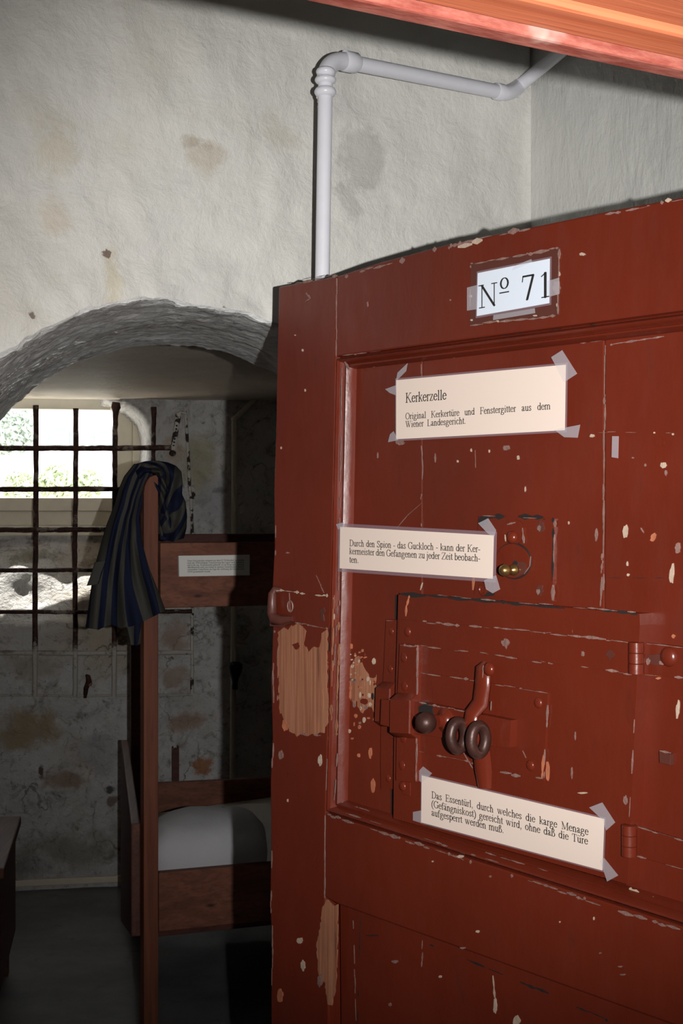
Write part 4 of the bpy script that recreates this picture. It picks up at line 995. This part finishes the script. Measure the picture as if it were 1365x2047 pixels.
def card(name, label, corners, n, mat, lines, tapes, border=0.0, bend=0.0):
    """a paper pasted on the door: corners in photo points TL TR BR BL; lines: (text, start, end, capital height in photo px, justify)"""
    q = [door(x, y, n) for x, y in corners]; q3 = [dw(s, z, n) for s, z in q]
    cen = sum(q3, Vector()) / 4
    big_head = bool(lines) and lines[0][3] > 15
    root = empty(name, cen - Z * (cen.z - min(p.z for p in q3)), ANG); tag(root, label, 'notice')
    nu = 12; rows = []
    def pt(u, v, nn):
        a = q3[3] * (1 - u) + q3[2] * u; b = q3[0] * (1 - u) + q3[1] * u
        return a * (1 - v) + b * v + Rn * (nn + bend * math.sin(PI * u))
    mb = MB(); rows = [[pt(k / nu, 0, .0003), pt(k / nu, 1, .0003)] for k in range(nu + 1)]
    b0 = mb.grid(rows); b1 = mb.grid([[p - Rn * .0003 for p in r] for r in rows])
    edge = [2 * k for k in range(nu + 1)] + [2 * k + 1 for k in range(nu, -1, -1)]
    for i in range(len(edge)): a, b = edge[i], edge[(i + 1) % len(edge)]; mb.f.append((b0 + a, b0 + b, b1 + b, b1 + a)); mb.m.append(0)
    obj('paper', mb, mat, root, recalc=False)
    if border:
        mb = MB(); g = border; du = g / (q3[1] - q3[0]).length; dv = g / (q3[0] - q3[3]).length
        mb.prism([pt(-du, -dv, -.0002), pt(1 + du, -dv, -.0002), pt(1 + du, 1 + dv, -.0002), pt(-du, 1 + dv, -.0002)], -Rn * .0003); obj('laminate', mb, M_film, root)
    mb = MB()
    for text, p0, p1, cap, just in lines:
        if cap < 15 and mb.v and big_head: obj('heading', mb, M_ink, root, recalc=False); mb = MB(); big_head = False
        s0, z0 = door(*p0, n); s1, z1 = door(*p1, n)
        o = dw(s0, z0, n + .0007 + bend * .0); e = dw(s1, z1, n + .0007) - o; L = e.length; ex = e.normalized(); ey = Rn.cross(ex); ey = ey if ey.z > 0 else -ey
        em = (z0 - door(p0[0], p0[1] + cap, n)[1]) / CH
        set_line(mb, text, o + Rn * bend, ex, ey, em, L)
    if lines: obj('lettering', mb, M_ink, root, recalc=False)
    for t in tapes:
        mb = MB(); mb.prism([dw(*door(x, y, n), n + .0006) for x, y in t], -Rn * .0004); obj('tape_strip', mb, M_tape, root)
    return root
# number card: characters set one by one
c = card('number_card', 'white card with large black number 71 taped to the top rail of the red door', [(955, 546), (1099, 517), (1098, 606), (953, 632)], .0022, M_paper_blue, [],
     [[(1028, 532), (1062, 518), (1064, 524), (1024, 541)], [(934, 575), (957, 569), (955, 618), (934, 621)], [(987, 630), (1069, 616), (1070, 626), (986, 640)], [(1095, 562), (1118, 555), (1118, 588), (1095, 594)]], border=.0022)
mb = MB(); nn = .0029
def big(ch, x0, x1, yb, cap, yb1=None):
    s0, z0 = door(x0, yb, nn); s1, _ = door(x1, yb, nn); em = (z0 - door(x0, yb + cap, nn)[1]) / CH
    xs = [px for p in GP[ch] for px, _ in p]; a, b = min(xs), max(xs)
    for p in GP[ch]: mb.add([dw(s0 + (px - a) / (b - a) * (s1 - s0), z0 + py * em, nn) for px, py in p], [tuple(range(len(p)))])
PEN_SAVE = dict(PEN); PEN.update({'b': (.046, .018), 't': (.018, .015)}); GP.update({k: glyph_polys(k) for k in 'No71'}); 
big('7', 1043, 1068, 601, 49); big('1', 1081, 1098, 596, 49)
obj('digits', mb, M_ink, c, recalc=False); mb = MB(); big('N', 956, 994, 617, 46)
big('o', 999, 1017, 579, 33)
mb.add([P(998, 585, nn), P(1017.5, 581.5, nn), P(1017.5, 584, nn), P(998, 587.5, nn)], [(0, 1, 2, 3)])
obj('lettering', mb, M_ink, c, recalc=False); PEN.update(PEN_SAVE); GP.update({k: glyph_polys(k) for k in 'No71'})
card('info_card', 'cream printed card headed Kerkerzelle, topmost long note on the red door', [(792, 760), (1131, 729), (1129, 860), (792, 878)], .0005 - .004, M_paper, [
    ('Kerkerzelle', (811, 805), (893, 798.5), 19, False), ('Original Kerkertüre und Fenstergitter aus dem', (811, 838.5), (1101, 818), 12.6, True), ('Wiener Landesgericht.', (811, 854.5), (932, 847), 12.6, False)],
    [[(1102, 714), (1124, 700), (1154, 747), (1128, 764)], [(1108, 859), (1160, 849), (1155, 875), (1128, 874)], [(795, 745), (815, 726), (812, 742), (792, 762)], [(787, 862), (796, 880), (776, 884), (780, 868)], [(770, 778), (792, 770), (791, 790), (780, 786)], [(1224, 872), (1237, 872), (1236, 916), (1223, 914)]], border=.0024)
card('info_card', 'cream printed card about the spyhole, pasted beside the round brass knobbed peephole', [(680, 1053), (987, 1070), (985, 1157), (679, 1136)], .0075, M_paper, [
    ('Durch den Spion - das Guckloch - kann der Ker-', (699, 1091.5), (961, 1104), 12.6, True), ('kermeister den Gefangenen zu jeder Zeit beobach-', (699, 1107.5), (961, 1122.5), 12.6, True), ('ten.', (699, 1124.5), (718, 1125.5), 12.6, False)],
    [[(956, 1046), (976, 1036), (992, 1060), (988, 1074), (975, 1066)], [(968, 1160), (992, 1150), (1000, 1178), (985, 1186), (972, 1178)], [(672, 1048), (690, 1043), (684, 1056), (676, 1058)]], border=.0045)
card('info_card', 'cream printed card pasted aslant on the iron food hatch, lowest note of the door', [(843, 1550), (1208, 1637), (1204, 1740), (842, 1644)], HN + .003, M_paper, [
    ('Das Essentürl, durch welches die karge Menage', (863, 1595), (1177, 1669.5), 13.5, True), ('(Gefängniskost) gereicht wird, ohne daß die Türe', (863, 1613), (1176, 1688.5), 13.5, True), ('aufgesperrt werden muß.', (863, 1630), (1008, 1665.5), 13.5, False)],
    [[(828, 1552), (846, 1532), (864, 1546), (844, 1565)], [(1178, 1614), (1204, 1604), (1230, 1644), (1212, 1660), (1206, 1640)], [(1200, 1720), (1208, 1715), (1236, 1750), (1214, 1762)], [(826, 1623), (842, 1620), (842, 1645), (826, 1640)]], border=.0018)

# ------------------------------------------------------------------ white pipe on the entrance walls
pr = .0118
pipe = empty('water_pipe', archw(640, 1000, .02) * 1.0); pipe.location.z = .0; MW[pipe.name] = Matrix.Translation(pipe.location)
tag(pipe, 'white painted pipe bending across the plaster wall above the red door', 'pipe')
VN = .115
a0, a1 = archw(643, 640, VN), archw(650.5, 158, VN)
foot = Vector((a0.x - (a1.x - a0.x) * .3, a0.y - (a1.y - a0.y) * .3, .0))
b0 = archw(697, 124, .095); b1 = archw(1004, 185, .034)
e1 = rightw(1030, 178, .034); e2 = rightw(1160, 70, .034); e2 = e1 + (e2 - e1) * 1.25
mb = MB(); mb.tube([foot, a0, a0 + (a1 - a0) * .98], pr * .92, 18); obj('riser_tube', mb, M_pipe, pipe, smooth=True, angle=60)
mb = MB(); mb.tube([archw(688, 122.5, .097), b0 + (b1 - b0) * .5, b1], pr, 18); obj('cross_tube', mb, M_pipe, pipe, smooth=True, angle=60)
mb = MB(); mb.tube([e1, (e1 + e2) / 2, e2], pr * .95, 18); obj('rising_tube', mb, M_pipe, pipe, smooth=True, angle=60)
def bez(p0, p1, p2, n=12): return [p0 * (1 - t) ** 2 + p1 * 2 * t * (1 - t) + p2 * t * t for t in [k / n for k in range(n + 1)]]
mb = MB(); k1 = archw(650.5, 160, VN); k2 = archw(653, 117, .108); k3 = archw(690, 122.5, .097)
mb.tube(bez(k1, k2, k3), pr * 1.14, 18); obj('elbow', mb, M_pipe, pipe, smooth=True, angle=70)
mb = MB(); mb.tube([archw(686, 121, .097), archw(688, 121.8, .097), archw(709, 126, .092), archw(711, 126.4, .091)], [pr * 1.2, pr * 1.34, pr * 1.34, pr * 1.15], 18); obj('collar', mb, M_pipe, pipe, smooth=True, angle=40)
def ring_at(y0, y1, r): 
    mb = MB(); x = 650.5 + (158 - (y0 + y1) / 2) * .016; n = 6
    mb.tube([archw(x, y0 + (y1 - y0) * k / n, VN) for k in range(n + 1)], [pr * (.9 + (r - .9) * math.sin(PI * k / n) ** .6) for k in range(n + 1)], 18); obj('collar', mb, M_pipe, pipe, smooth=True, angle=75)
ring_at(136, 151, 1.22); ring_at(152, 168, 1.36); ring_at(174, 194, 1.40)
mb = MB(); mb.tube([archw(990, 182, .0365), archw(992, 182.5, .0362), archw(1003, 185, .034), archw(1005, 185.5, .034)], [pr * 1.02, pr * 1.2, pr * 1.2, pr], 18); obj('collar', mb, M_pipe, pipe, smooth=True, angle=40)
mb = MB(); mid = archw(1018, 190, .034); mb.tube(bez(archw(1000, 184, .034), mid, rightw(1036, 173, .034)), pr * 1.1, 18); obj('elbow', mb, M_pipe, pipe, smooth=True, angle=70)
mb = MB(); q0, q1 = rightw(1024, 183, .034), rightw(1030, 178, .034); mb.tube([q0, q0 + (q1 - q0) * .3, q1, q1 + (q1 - q0) * .3], [pr, pr * 1.25, pr * 1.25, pr], 18); obj('collar', mb, M_pipe, pipe, smooth=True, angle=40)
mb = MB(); y = 205; mb.tube([archw(636, 204, -.01), archw(638, 202, .08), archw(636, 197, .10), archw(634, 193, .10)], .0022, 8); mb.tube([archw(641, 203, .1), archw(638.5, 216, .1)], .0035, 8); obj('wall_hook', mb, M_pipe_old, pipe, smooth=True)

# ------------------------------------------------------------------ pipe in the cell, on the window wall
cp = empty('heating_pipe', Vector((*backw(466, 1500, .03).xy, 0))); tag(cp, 'thin cream pipe standing in the dark corner beside the bunk bed', 'pipe')
t0, t1, t2 = backw(464, 1700, .03), backw(469, 838, .03), backw(600, 712, .03)
mb = MB(); mb.tube([Vector((t0.x, t0.y, 0.01)), t0, t1], .0125, 12); obj('standing_tube', mb, M_pipe_old, cp, smooth=True, angle=60)
mb = MB(); mb.tube([t1, t2], .0125, 12); obj('slanting_tube', mb, M_pipe_old, cp, smooth=True, angle=60)
mb = MB(); mb.ball(t1, .0145); obj('pipe_joint', mb, M_pipe_old, cp, smooth=True)
mb = MB(); v0, v1 = backw(470, 1340, .055), backw(469, 1378, .05)
mb.lathe(v1, (v0 - v1), [(.012, 0), (.014, .004), (.012, .03), (.016, .045), (.028, .075), (.032, .095), (.030, .11), (.018, .118), (0, .12)], 16)
mb.tube([backw(470, 1360, .055), backw(465, 1360, .03)], .008, 8)
tag(obj('valve_knob', mb, simple('black_bakelite', (.012, .011, .010), .3), cp, smooth=True, angle=60), 'black bulb shaped knob')

# ------------------------------------------------------------------ iron grille over the window niche
GN = .028
gr = empty('window_grille', Vector((*backw(150, 1390, .02).xy, backw(150, 1395, .02).z))); tag(gr, 'rusty iron bar grille across the cell window, its foot whitewashed', 'window grille')
def bar(name, pts, r, mat=M_rust, swell=(), n=GN):
    path = []; rad = []
    for (x0, y0), (x1, y1) in zip(pts, pts[1:]):
        for k in range(10):
            f = k / 10; path.append((x0 + (x1 - x0) * f, y0 + (y1 - y0) * f))
    path.append(pts[-1])
    for (x, y) in path:
        q = r * random.uniform(.92, 1.08)
        for sx_, sy, am in swell:
            d = math.hypot(x - sx_, y - sy)
            if d < 14: q *= 1 + am * (1 - d / 14)
        rad.append(q)
    mb = MB(); mb.tube([backw(x + random.uniform(-.5, .5), y + random.uniform(-.5, .5), n) for x, y in path], rad, 9)
    return obj(name, mb, mat, gr, smooth=True, angle=60)
bar('upright_bar', [(72, 810), (72, 1000), (70, 1200), (70, 1392)], .0112, swell=[(72, 814, .15)])
bar('upright_bar', [(152, 816), (151, 1000), (149, 1100), (151, 1250), (150, 1392)], .0108, swell=[(151, 818, .15), (149, 1095, .15)])
bar('upright_bar', [(232, 804), (230, 860), (229, 1000), (228, 1392)], .0112, swell=[(232, 808, .5), (231, 818, .5)])
bar('upright_bar', [(307, 814), (306, 920), (304, 1392)], .0105, swell=[(307, 820, .3)])
bar('upright_bar', [(384, 1226), (384, 1386)], .0075, M_flaked, n=.02)
for y, x1, r, n in ((896, 342, .0115, GN + .004), (978, 300, .0108, GN + .004), (1059, 300, .0118, GN + .004), (1140, 300, .0095, GN + .004), (1223, 384, .0088, GN + .004), (1305, 384, .0105, .022), (1390, 384, .0050, .014)):
    pts = [(-120, y), (70, y), (150, y + random.uniform(-1.5, 1.5)), (230, y), (x1, y - 1)]
    bar('cross_bar', pts, r, M_rust, n=n)
# iron stay and rod on the wall beside it
sty = empty('window_stay', Vector((*backw(360, 905, .02).xy, backw(360, 908, .02).z))); tag(sty, 'flaking iron window stay with a row of holes hanging on the cell wall', 'window stay')
mb = MB(); pts = [backw(357 - 12 * k / 10, 826 + 78 * k / 10, .03) for k in range(11)]
mb.tube(pts, [.011, .013] + [.0115] * 7 + [.014, .011], 8, flat=(1, .5)); 
for k in range(7): f = .32 + k * .085; mb.dome(backw(357 - 12 * f, 826 + 78 * f, .0355), BW_N, .0042, .001, 8, 1)
obj('holed_bar', mb, [M_flaked, M_crack], sty, smooth=True)
mb = MB(); mb.ball(backw(345, 906, .035), .015, sc=(1, 1, .9)); obj('stay_end', mb, M_rust_dark, sty, smooth=True)
mb = MB(); mb.tube([backw(355, 828, .03), backw(363, 824, .026), backw(371, 826, .024)], .007, 8); obj('link', mb, M_flaked, sty, smooth=True)
rod = empty('wall_rod', Vector((*backw(380, 1200, .02).xy, backw(384, 1225, .02).z))); tag(rod, 'thin upright whitewashed iron rod flaking on the cell wall', 'iron rod')
mb = MB(); mb.tube([backw(x, y, .016) for x, y in ((370, 818), (373, 860), (377, 920), (379, 975), (382, 1000), (384, 1060), (384, 1140), (385, 1222))], .0072, 8); obj('rod', mb, M_flaked, rod, smooth=True)
mb = MB(); mb.tube([backw(x, y, .020) for x, y in ((382, 974), (386, 976), (387, 1000))], [.009, .01, .008], 8); obj('rod_joint', mb, M_flaked, rod, smooth=True)
hk = empty('wall_hook', Vector((*backw(175, 1385, .02).xy, backw(175, 1394, .02).z))); tag(hk, 'broken rusty hook sticking out of the stained wall below the grille', 'hook')
mb = MB(); mb.tube([backw(x, y, n) for x, y, n in ((170, 1394, .01), (172, 1376, .03), (178, 1362, .04), (176, 1352, .035), (172, 1350, .03))], [.008, .011, .013, .010, .006], 8); obj('shank', mb, M_rust_dark, hk, smooth=True)
mb = MB(); mb.dome(backw(178, 1366, .04), BW_N, .014, .008, 8); obj('pale_flake', mb, M_bare, hk, smooth=True)

# ------------------------------------------------------------------ bunk bed
BA, BN = V2(.940, .342).normalized(), V2(.342, -.940).normalized()      # along the near side, and towards the viewer
FA, FN = V2(.970, .242).normalized(), V2(.242, -.970).normalized()
NP_, FP2 = V2(-.53, 4.0), V2(-.795, 5.42)
def near(px, py, n=0.0): return hit(px, py, NP_ + BN * n, BN)
def far(px, py, n=0.0): return hit(px, py, FP2 + FN * n, FN)
bed = empty('bunk_bed', Vector((.3, 4.9, 0))); tag(bed, 'red brown wooden two tier bunk bed in the cell behind the open door', 'bunk bed')
def post(pl, A_, N_, x0, x1, ytop, dep, mat, mirror=None):
    z = pl(x0, ytop).z; a = pl(x0, 1023); b = pl(x1, 1023); w = (b - a).length; o = Vector((a.x, a.y, 0)) if mirror is None else mirror
    d = -N_ * dep; f = min(.032, w * .7)
    prof = [(0, 0), (w, 0), (w, z - .006), (w - .006, z), (w * .72, z - .001), (w * .42, z - .006), (w * .2, z - .018), (w * .05, z - .034), (0, z - .052)]
    mb = MB(); mb.prism([o + A_ * u + Z * v for u, v in prof], d); return obj('post', mb, mat, bed, bevel=.002), w
p1, pw = post(near, BA, BN, 287.5, 316.5, 949, .05, M_bed_post)
nl = near(287.5, 1023); fl2 = far(262, 1023)
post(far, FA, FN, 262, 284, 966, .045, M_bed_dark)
LEN = 1.95
post(near, BA, BN, 287.5, 316.5, 949, .05, M_bed_post, Vector((nl.x, nl.y, 0)) + BA * (LEN - pw))
post(far, FA, FN, 262, 284, 966, .045, M_bed_dark, Vector((fl2.x, fl2.y, 0)) + FA * (LEN - .05))
def board(name, pl, A_, N_, x0, y0, y1, off, th, mat, length):
    a, b = pl(x0, y0, off), pl(x0, y1, off); mb = MB(); mb.prism([a, a + A_ * length, b + A_ * length, b], -N_ * th); return obj(name, mb, mat, bed, bevel=.003)
board('upper_side_board', near, BA, BN, 320.5, 1085, 1215.5, -.012, .028, M_bed, LEN - .12)
board('lower_side_board', near, BA, BN, 317.5, 1745, 1863, -.012, .028, M_bed, LEN - .12)
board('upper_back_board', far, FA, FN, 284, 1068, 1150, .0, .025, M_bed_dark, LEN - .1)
board('lower_back_board', far, FA, FN, 284, 1567, 1680, .0, .025, M_bed, LEN - .1)
# end board on the near end, sloping foot
nt = Vector((nl.x, nl.y, 0)) - BN * .03 - BA * .004; ft_ = Vector((fl2.x, fl2.y, 0)) - FN * .03 - FA * .010; pd = (ft_ - nt).normalized(); po = V2(-pd.y, pd.x) if V2(-pd.y, pd.x).x < 0 else V2(pd.y, -pd.x)
zt1 = .727; L1 = (ft_ - nt).length
prof = [(-.02, .41), (-.02, zt1), (L1 - .06, zt1 + .012), (L1 - .02, zt1 + .003), (L1 + .0, zt1 - .03), (L1 + .0, .08), (L1 - .05, .05)]
mb = MB(); mb.prism([nt + pd * u + Z * v for u, v in prof], po * .026); obj('end_board', mb, M_panel, bed, bevel=.004)
for nm, z in (('upper_slat', 1.46), ('lower_slat', .385)):
    mb = MB()
    q = [nt + (-po) * .04 - BN * .0 + pd * .05, nt - po * .04 + BA * (LEN - .15) + pd * .05, ft_ - po * .04 + FA * (LEN - .15) - pd * .06, ft_ - po * .04 - pd * .06]
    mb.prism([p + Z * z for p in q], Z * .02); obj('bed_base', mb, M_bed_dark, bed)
# bedding: mattress, sack pillow under linen, second pillow
def soft(name, label, cat, mat, c, ax, ay, lx, ly, h, par=None, wr=.01, pw=2.6, seed=0, sag=0.0, eu=6, ev=4.5):
    """rounded cushion: centre of its underside, axes, half sizes, height"""
    n, m = 40, 28; mb = MB(); rows = []
    for i in range(m + 1):
        v = PI * i / m - PI / 2; row = []
        for j in range(n):
            u = 2 * PI * j / n
            def sg(x, e): return math.copysign(abs(x) ** e, x)
            x = sg(math.cos(v), 2 / ev) * sg(math.cos(u), 2 / eu); y = sg(math.cos(v), 2 / ev) * sg(math.sin(u), 2 / eu); zz = sg(math.sin(v), 2 / pw)
            p = Vector(c) + ax * x * lx + ay * y * ly + Z * (h * .5 * (zz + 1))
            edge = max(abs(x), abs(y)); p.z -= sag * max(0, edge - .5) ** 2 * h * (zz + 1)
            row.append(p + nz(p, 9, wr, seed) + nz(p, 26, wr * .35, seed))
        rows.append(row)
    mb.grid(rows, closed_u=True)
    o = obj(name, mb, mat, None, smooth=True, angle=180, origin=Vector(c)); tag(o, label, cat); return o
mid_in = nt - po * .04
def bedp(u, v, z): return mid_in + BA * u + pd * v + Z * z
mb = MB(); mb.prism([bedp(.03, .05, .407), bedp(LEN - .2, .05, .407), bedp(LEN - .2, L1 - .08, .52), bedp(.03, L1 - .08, .407)], Z * .055)
tag(obj('mattress', mb, M_linen2, bevel=.02, origin=bedp(LEN / 2, L1 / 2, .407)), 'thin pale mattress lying on the lower bunk', 'mattress')
soft('pillow', 'grey white stuffed linen sack lying behind the lower side board next to the post', 'pillow', M_linen, bedp(.165, .21, .464), BA, pd, .185, .175, .240, wr=.007, seed=2, pw=2.6, eu=4.2, ev=2.9)
soft('pillow', 'rumpled white pillow half hidden behind the edge of the red door', 'pillow', M_linen2, bedp(.70, .42, .464), BA, pd, .26, .22, .24, wr=.022, seed=6)
# card on the upper side board
q = [near(357, 1111, .004), near(499, 1109, .004), near(499, 1150, .004), near(358, 1152.5, .004)]
ic = empty('info_card', q[3] * .5 + q[2] * .5); tag(ic, 'small white printed card stuck on the upper side board of the bunk bed', 'notice')
mb = MB(); mb.prism(q, -BN * .0006 - BN * .012); mb.v = [p for p in mb.v]; obj('paper', mb, M_paper_dull, ic)
mb = MB()
for i, t in enumerate(('Diese Holzpritschen stammen aus dem KZ Wöllersdorf, sie wurden', 'nach der 1938 erfolgten Transferierung des Lagers nach Innsbruck', 'und in die sog. Wasserkaserne gebracht, wo sie Krieg und Nachkrieg', 'überdauerten und von einem in unserer Gemeinschaft damals', 'verwandten Unteroffizier im Zuge der Auflösung der Kaserne anno', '1959 gesammelt wurde.')):
    o = near(374.5, 1122.6 + i * 4.35, .0046); e = near(488, 1121.2 + i * 4.35, .0046) - o
    set_line(mb, t, o, e.normalized(), Z, .0071, e.length if i < 5 else None)
obj('lettering', mb, M_ink, ic, recalc=False)
# broken stake behind the bed
x0, x1 = backw(344, 1500, .06), backw(358, 1500, .06); zt_ = backw(350, 1493, .06).z
w_ = (x1 - x0).length; o = Vector((x0.x, x0.y, 0)); mb = MB()
mb.prism([o + BW_A * u + Z * v for u, v in ((0, 0), (w_, 0), (w_, zt_), (w_ * .8, zt_ + .002), (w_ * .68, zt_ - .012), (w_ * .5, zt_ - .006), (w_ * .36, zt_ - .013), (w_ * .2, zt_), (0, zt_ - .004))], -BW_N * .03)
tag(obj('wooden_stake', mb, M_bed_dark, origin=o), 'short dark wooden stake with a broken top standing behind the lower bunk', 'stake')

# ------------------------------------------------------------------ striped jacket hung over the bed post
def sample(poly, f):
    L = [math.dist(a, b) for a, b in zip(poly, poly[1:])]; t = f * sum(L)
    for (a, b), l in zip(zip(poly, poly[1:]), L):
        if t <= l or (b == poly[-1]): k = min(1, t / l); return (a[0] + (b[0] - a[0]) * k, a[1] + (b[1] - a[1]) * k)
        t -= l
def coons(top, bottom, left, right, nu, nv, depth, thick, uvf, name, parent, mat=M_stripes):
    """cloth stretched between four photo outlines (depth metres from the viewer), closed with a back of its own"""
    front, back, uf = [], [], []
    for j in range(nv + 1):
        v = j / nv; l, r = sample(left, v), sample(right, v); fr, bk, uu = [], [], []
        for i in range(nu + 1):
            u = i / nu; t, b = sample(top, u), sample(bottom, u)
            x = (1 - u) * l[0] + u * r[0] + (1 - v) * t[0] + v * b[0] - ((1 - u) * (1 - v) * top[0][0] + u * (1 - v) * top[-1][0] + (1 - u) * v * bottom[0][0] + u * v * bottom[-1][0])
            y = (1 - u) * l[1] + u * r[1] + (1 - v) * t[1] + v * b[1] - ((1 - u) * (1 - v) * top[0][1] + u * (1 - v) * top[-1][1] + (1 - u) * v * bottom[0][1] + u * v * bottom[-1][1])
            rim = (4 * u * (1 - u)) ** .5; d = depth(u, v); th = thick(u, v)
            fr.append(at(x, y, d - th * rim)); bk.append(at(x, y, d + th * rim * .8 + .002)); uu.append(uvf(u, v))
        front.append(fr); back.append(bk); uf += uu
    mb = MB(); mb.grid(front); b1 = mb.grid([r[::-1] for r in back])
    ub = []
    for j in range(nv + 1): ub += uf[j * (nu + 1):(j + 1) * (nu + 1)][::-1]
    nf = (nu + 1) * (nv + 1)
    for j in range(nv):                                     # close the sides and ends
        for i0 in (0, nu):
            a, b = j * (nu + 1) + i0, (j + 1) * (nu + 1) + i0; c_, d_ = b1 + j * (nu + 1) + nu - i0, b1 + (j + 1) * (nu + 1) + nu - i0
            mb.f.append((a, b, d_, c_)); mb.m.append(0)
    for i in range(nu):
        for j0 in (0, nv):
            a, b = j0 * (nu + 1) + i, j0 * (nu + 1) + i + 1; c_, d_ = b1 + j0 * (nu + 1) + nu - i, b1 + j0 * (nu + 1) + nu - i - 1
            mb.f.append((a, b, d_, c_)); mb.m.append(0)
    return obj(name, mb, mat, parent, smooth=True, angle=75, uvs=uf + ub)
jk = empty('jacket', at(255, 1290, 3.99)); tag(jk, 'blue and grey striped prisoner jacket hung over the bunk bed post', 'jacket')
def fold(u, v): return .016 * math.sin(u * 15 + v * 3 + .6) * (.25 + v) + .007 * math.sin(u * 31 - v * 5) * v + .008 * math.sin(v * 9 + u * 4)
coons([(268, 927), (286, 928), (306, 940)], [(171, 1255), (196, 1259), (222, 1248), (240, 1256), (264, 1252), (292, 1240), (331, 1220)],
      [(268, 927), (248, 952), (236, 980), (228, 1010), (213, 1048), (202, 1085), (192, 1122), (184, 1160), (177, 1210), (171, 1255)],
      [(306, 940), (304, 952), (297, 970), (286, 1000), (279, 1035), (283, 1080), (291, 1110), (300, 1140), (316, 1180), (331, 1220)],
      64, 90, lambda u, v: 4.045 - .085 * v ** 1.1 * (.4 + .6 * u) + fold(u, v), lambda u, v: .022 + .02 * math.sin(PI * min(1, v * 1.1)),
      lambda u, v: (u * 4.3 + .25 * v - .35 * math.sin(v * 5.5) * (1 - u) * u * 2 + .18 * math.sin(u * 9 + v * 4), v), 'front_body', jk)
coons([(246, 1235), (266, 1232), (288, 1230)], [(262, 1289), (272, 1291), (282, 1287)], [(246, 1235), (256, 1262), (262, 1289)], [(288, 1230), (289, 1255), (282, 1287)], 14, 16,
      lambda u, v: 4.03 + .006 * math.sin(u * 8), lambda u, v: .006, lambda u, v: (u * 1.3 + .1 + v * .3, v), 'back_tail', jk)
coons([(189, 1124), (200, 1123), (212, 1121)], [(173, 1171), (183, 1170), (197, 1167)], [(189, 1124), (183, 1145), (173, 1171)], [(212, 1121), (206, 1140), (197, 1167)], 10, 10,
      lambda u, v: 3.955 - .012 * v, lambda u, v: .004, lambda u, v: (u * .5 + .3, v), 'pocket_flap', jk)
coons([(286, 972), (272, 945), (268, 928)], [(319, 1078), (345, 1083), (368, 1076)], [(286, 972), (290, 955), (300, 947), (317, 947), (318, 985), (319, 1030), (319, 1078)],
      [(268, 928), (290, 922), (312, 920.5), (335, 924), (352, 931), (363, 943), (365, 965), (364, 988), (371, 1003), (374, 1030), (373, 1055), (368, 1076)],
      40, 70, lambda u, v: 4.035 + .014 * math.sin(u * 9 + v * 12) + .012 * math.sin(v * 22 - u * 5), lambda u, v: .022 + .028 * v,
      lambda u, v: (v * 4.6 + u * 1.5 + .25 * math.sin(u * 6 + v * 8), u), 'sleeve', jk)
coons([(300, 950), (316, 950), (330, 955)], [(319, 1070), (332, 1074), (346, 1070)], [(300, 950), (316, 985), (319, 1070)], [(330, 955), (342, 1000), (346, 1070)], 20, 30,
      lambda u, v: 4.02 + .016 * math.sin(u * 7 - v * 9), lambda u, v: .02, lambda u, v: (u * 1.2 + v * 2.2 + .3, v), 'collar', jk)

# ------------------------------------------------------------------ bench at the edge of the picture
be = empty('bench', Vector((-1.25, 4.6, 0))); tag(be, 'dark wooden bench with a worn top standing near the window wall', 'bench')
e0, e1b = V2(-1.012, 4.28), V2(-1.128, 5.02); bd_ = (e1b - e0).normalized(); bx = V2(-bd_.y, bd_.x); bl = (e1b - e0).length; HT = .53
mb = MB(); mb.prism([e0 + Z * HT, e1b + Z * HT, e1b + bx * .42 + Z * HT, e0 + bx * .42 + Z * HT], -Z * .032); obj('bench_top', mb, M_bench, be, bevel=.004)
def bb(name, u0, u1, v0, v1, z0, z1, mat=M_bench):
    mb = MB(); mb.box(e0 + bd_ * u0 + bx * v0 + Z * z0, bd_ * (u1 - u0), bx * (v1 - v0), Z * (z1 - z0)); return obj(name, mb, mat, be, bevel=.003)
bb('side_board', .05, bl - .04, .016, .036, .14, HT - .032); bb('side_board', .05, bl - .04, .384, .404, .14, HT - .032)
for u in (.06, bl - .11):
    for v in (.036, .334): bb('leg', u, u + .05, v, v + .05, 0, HT - .032)
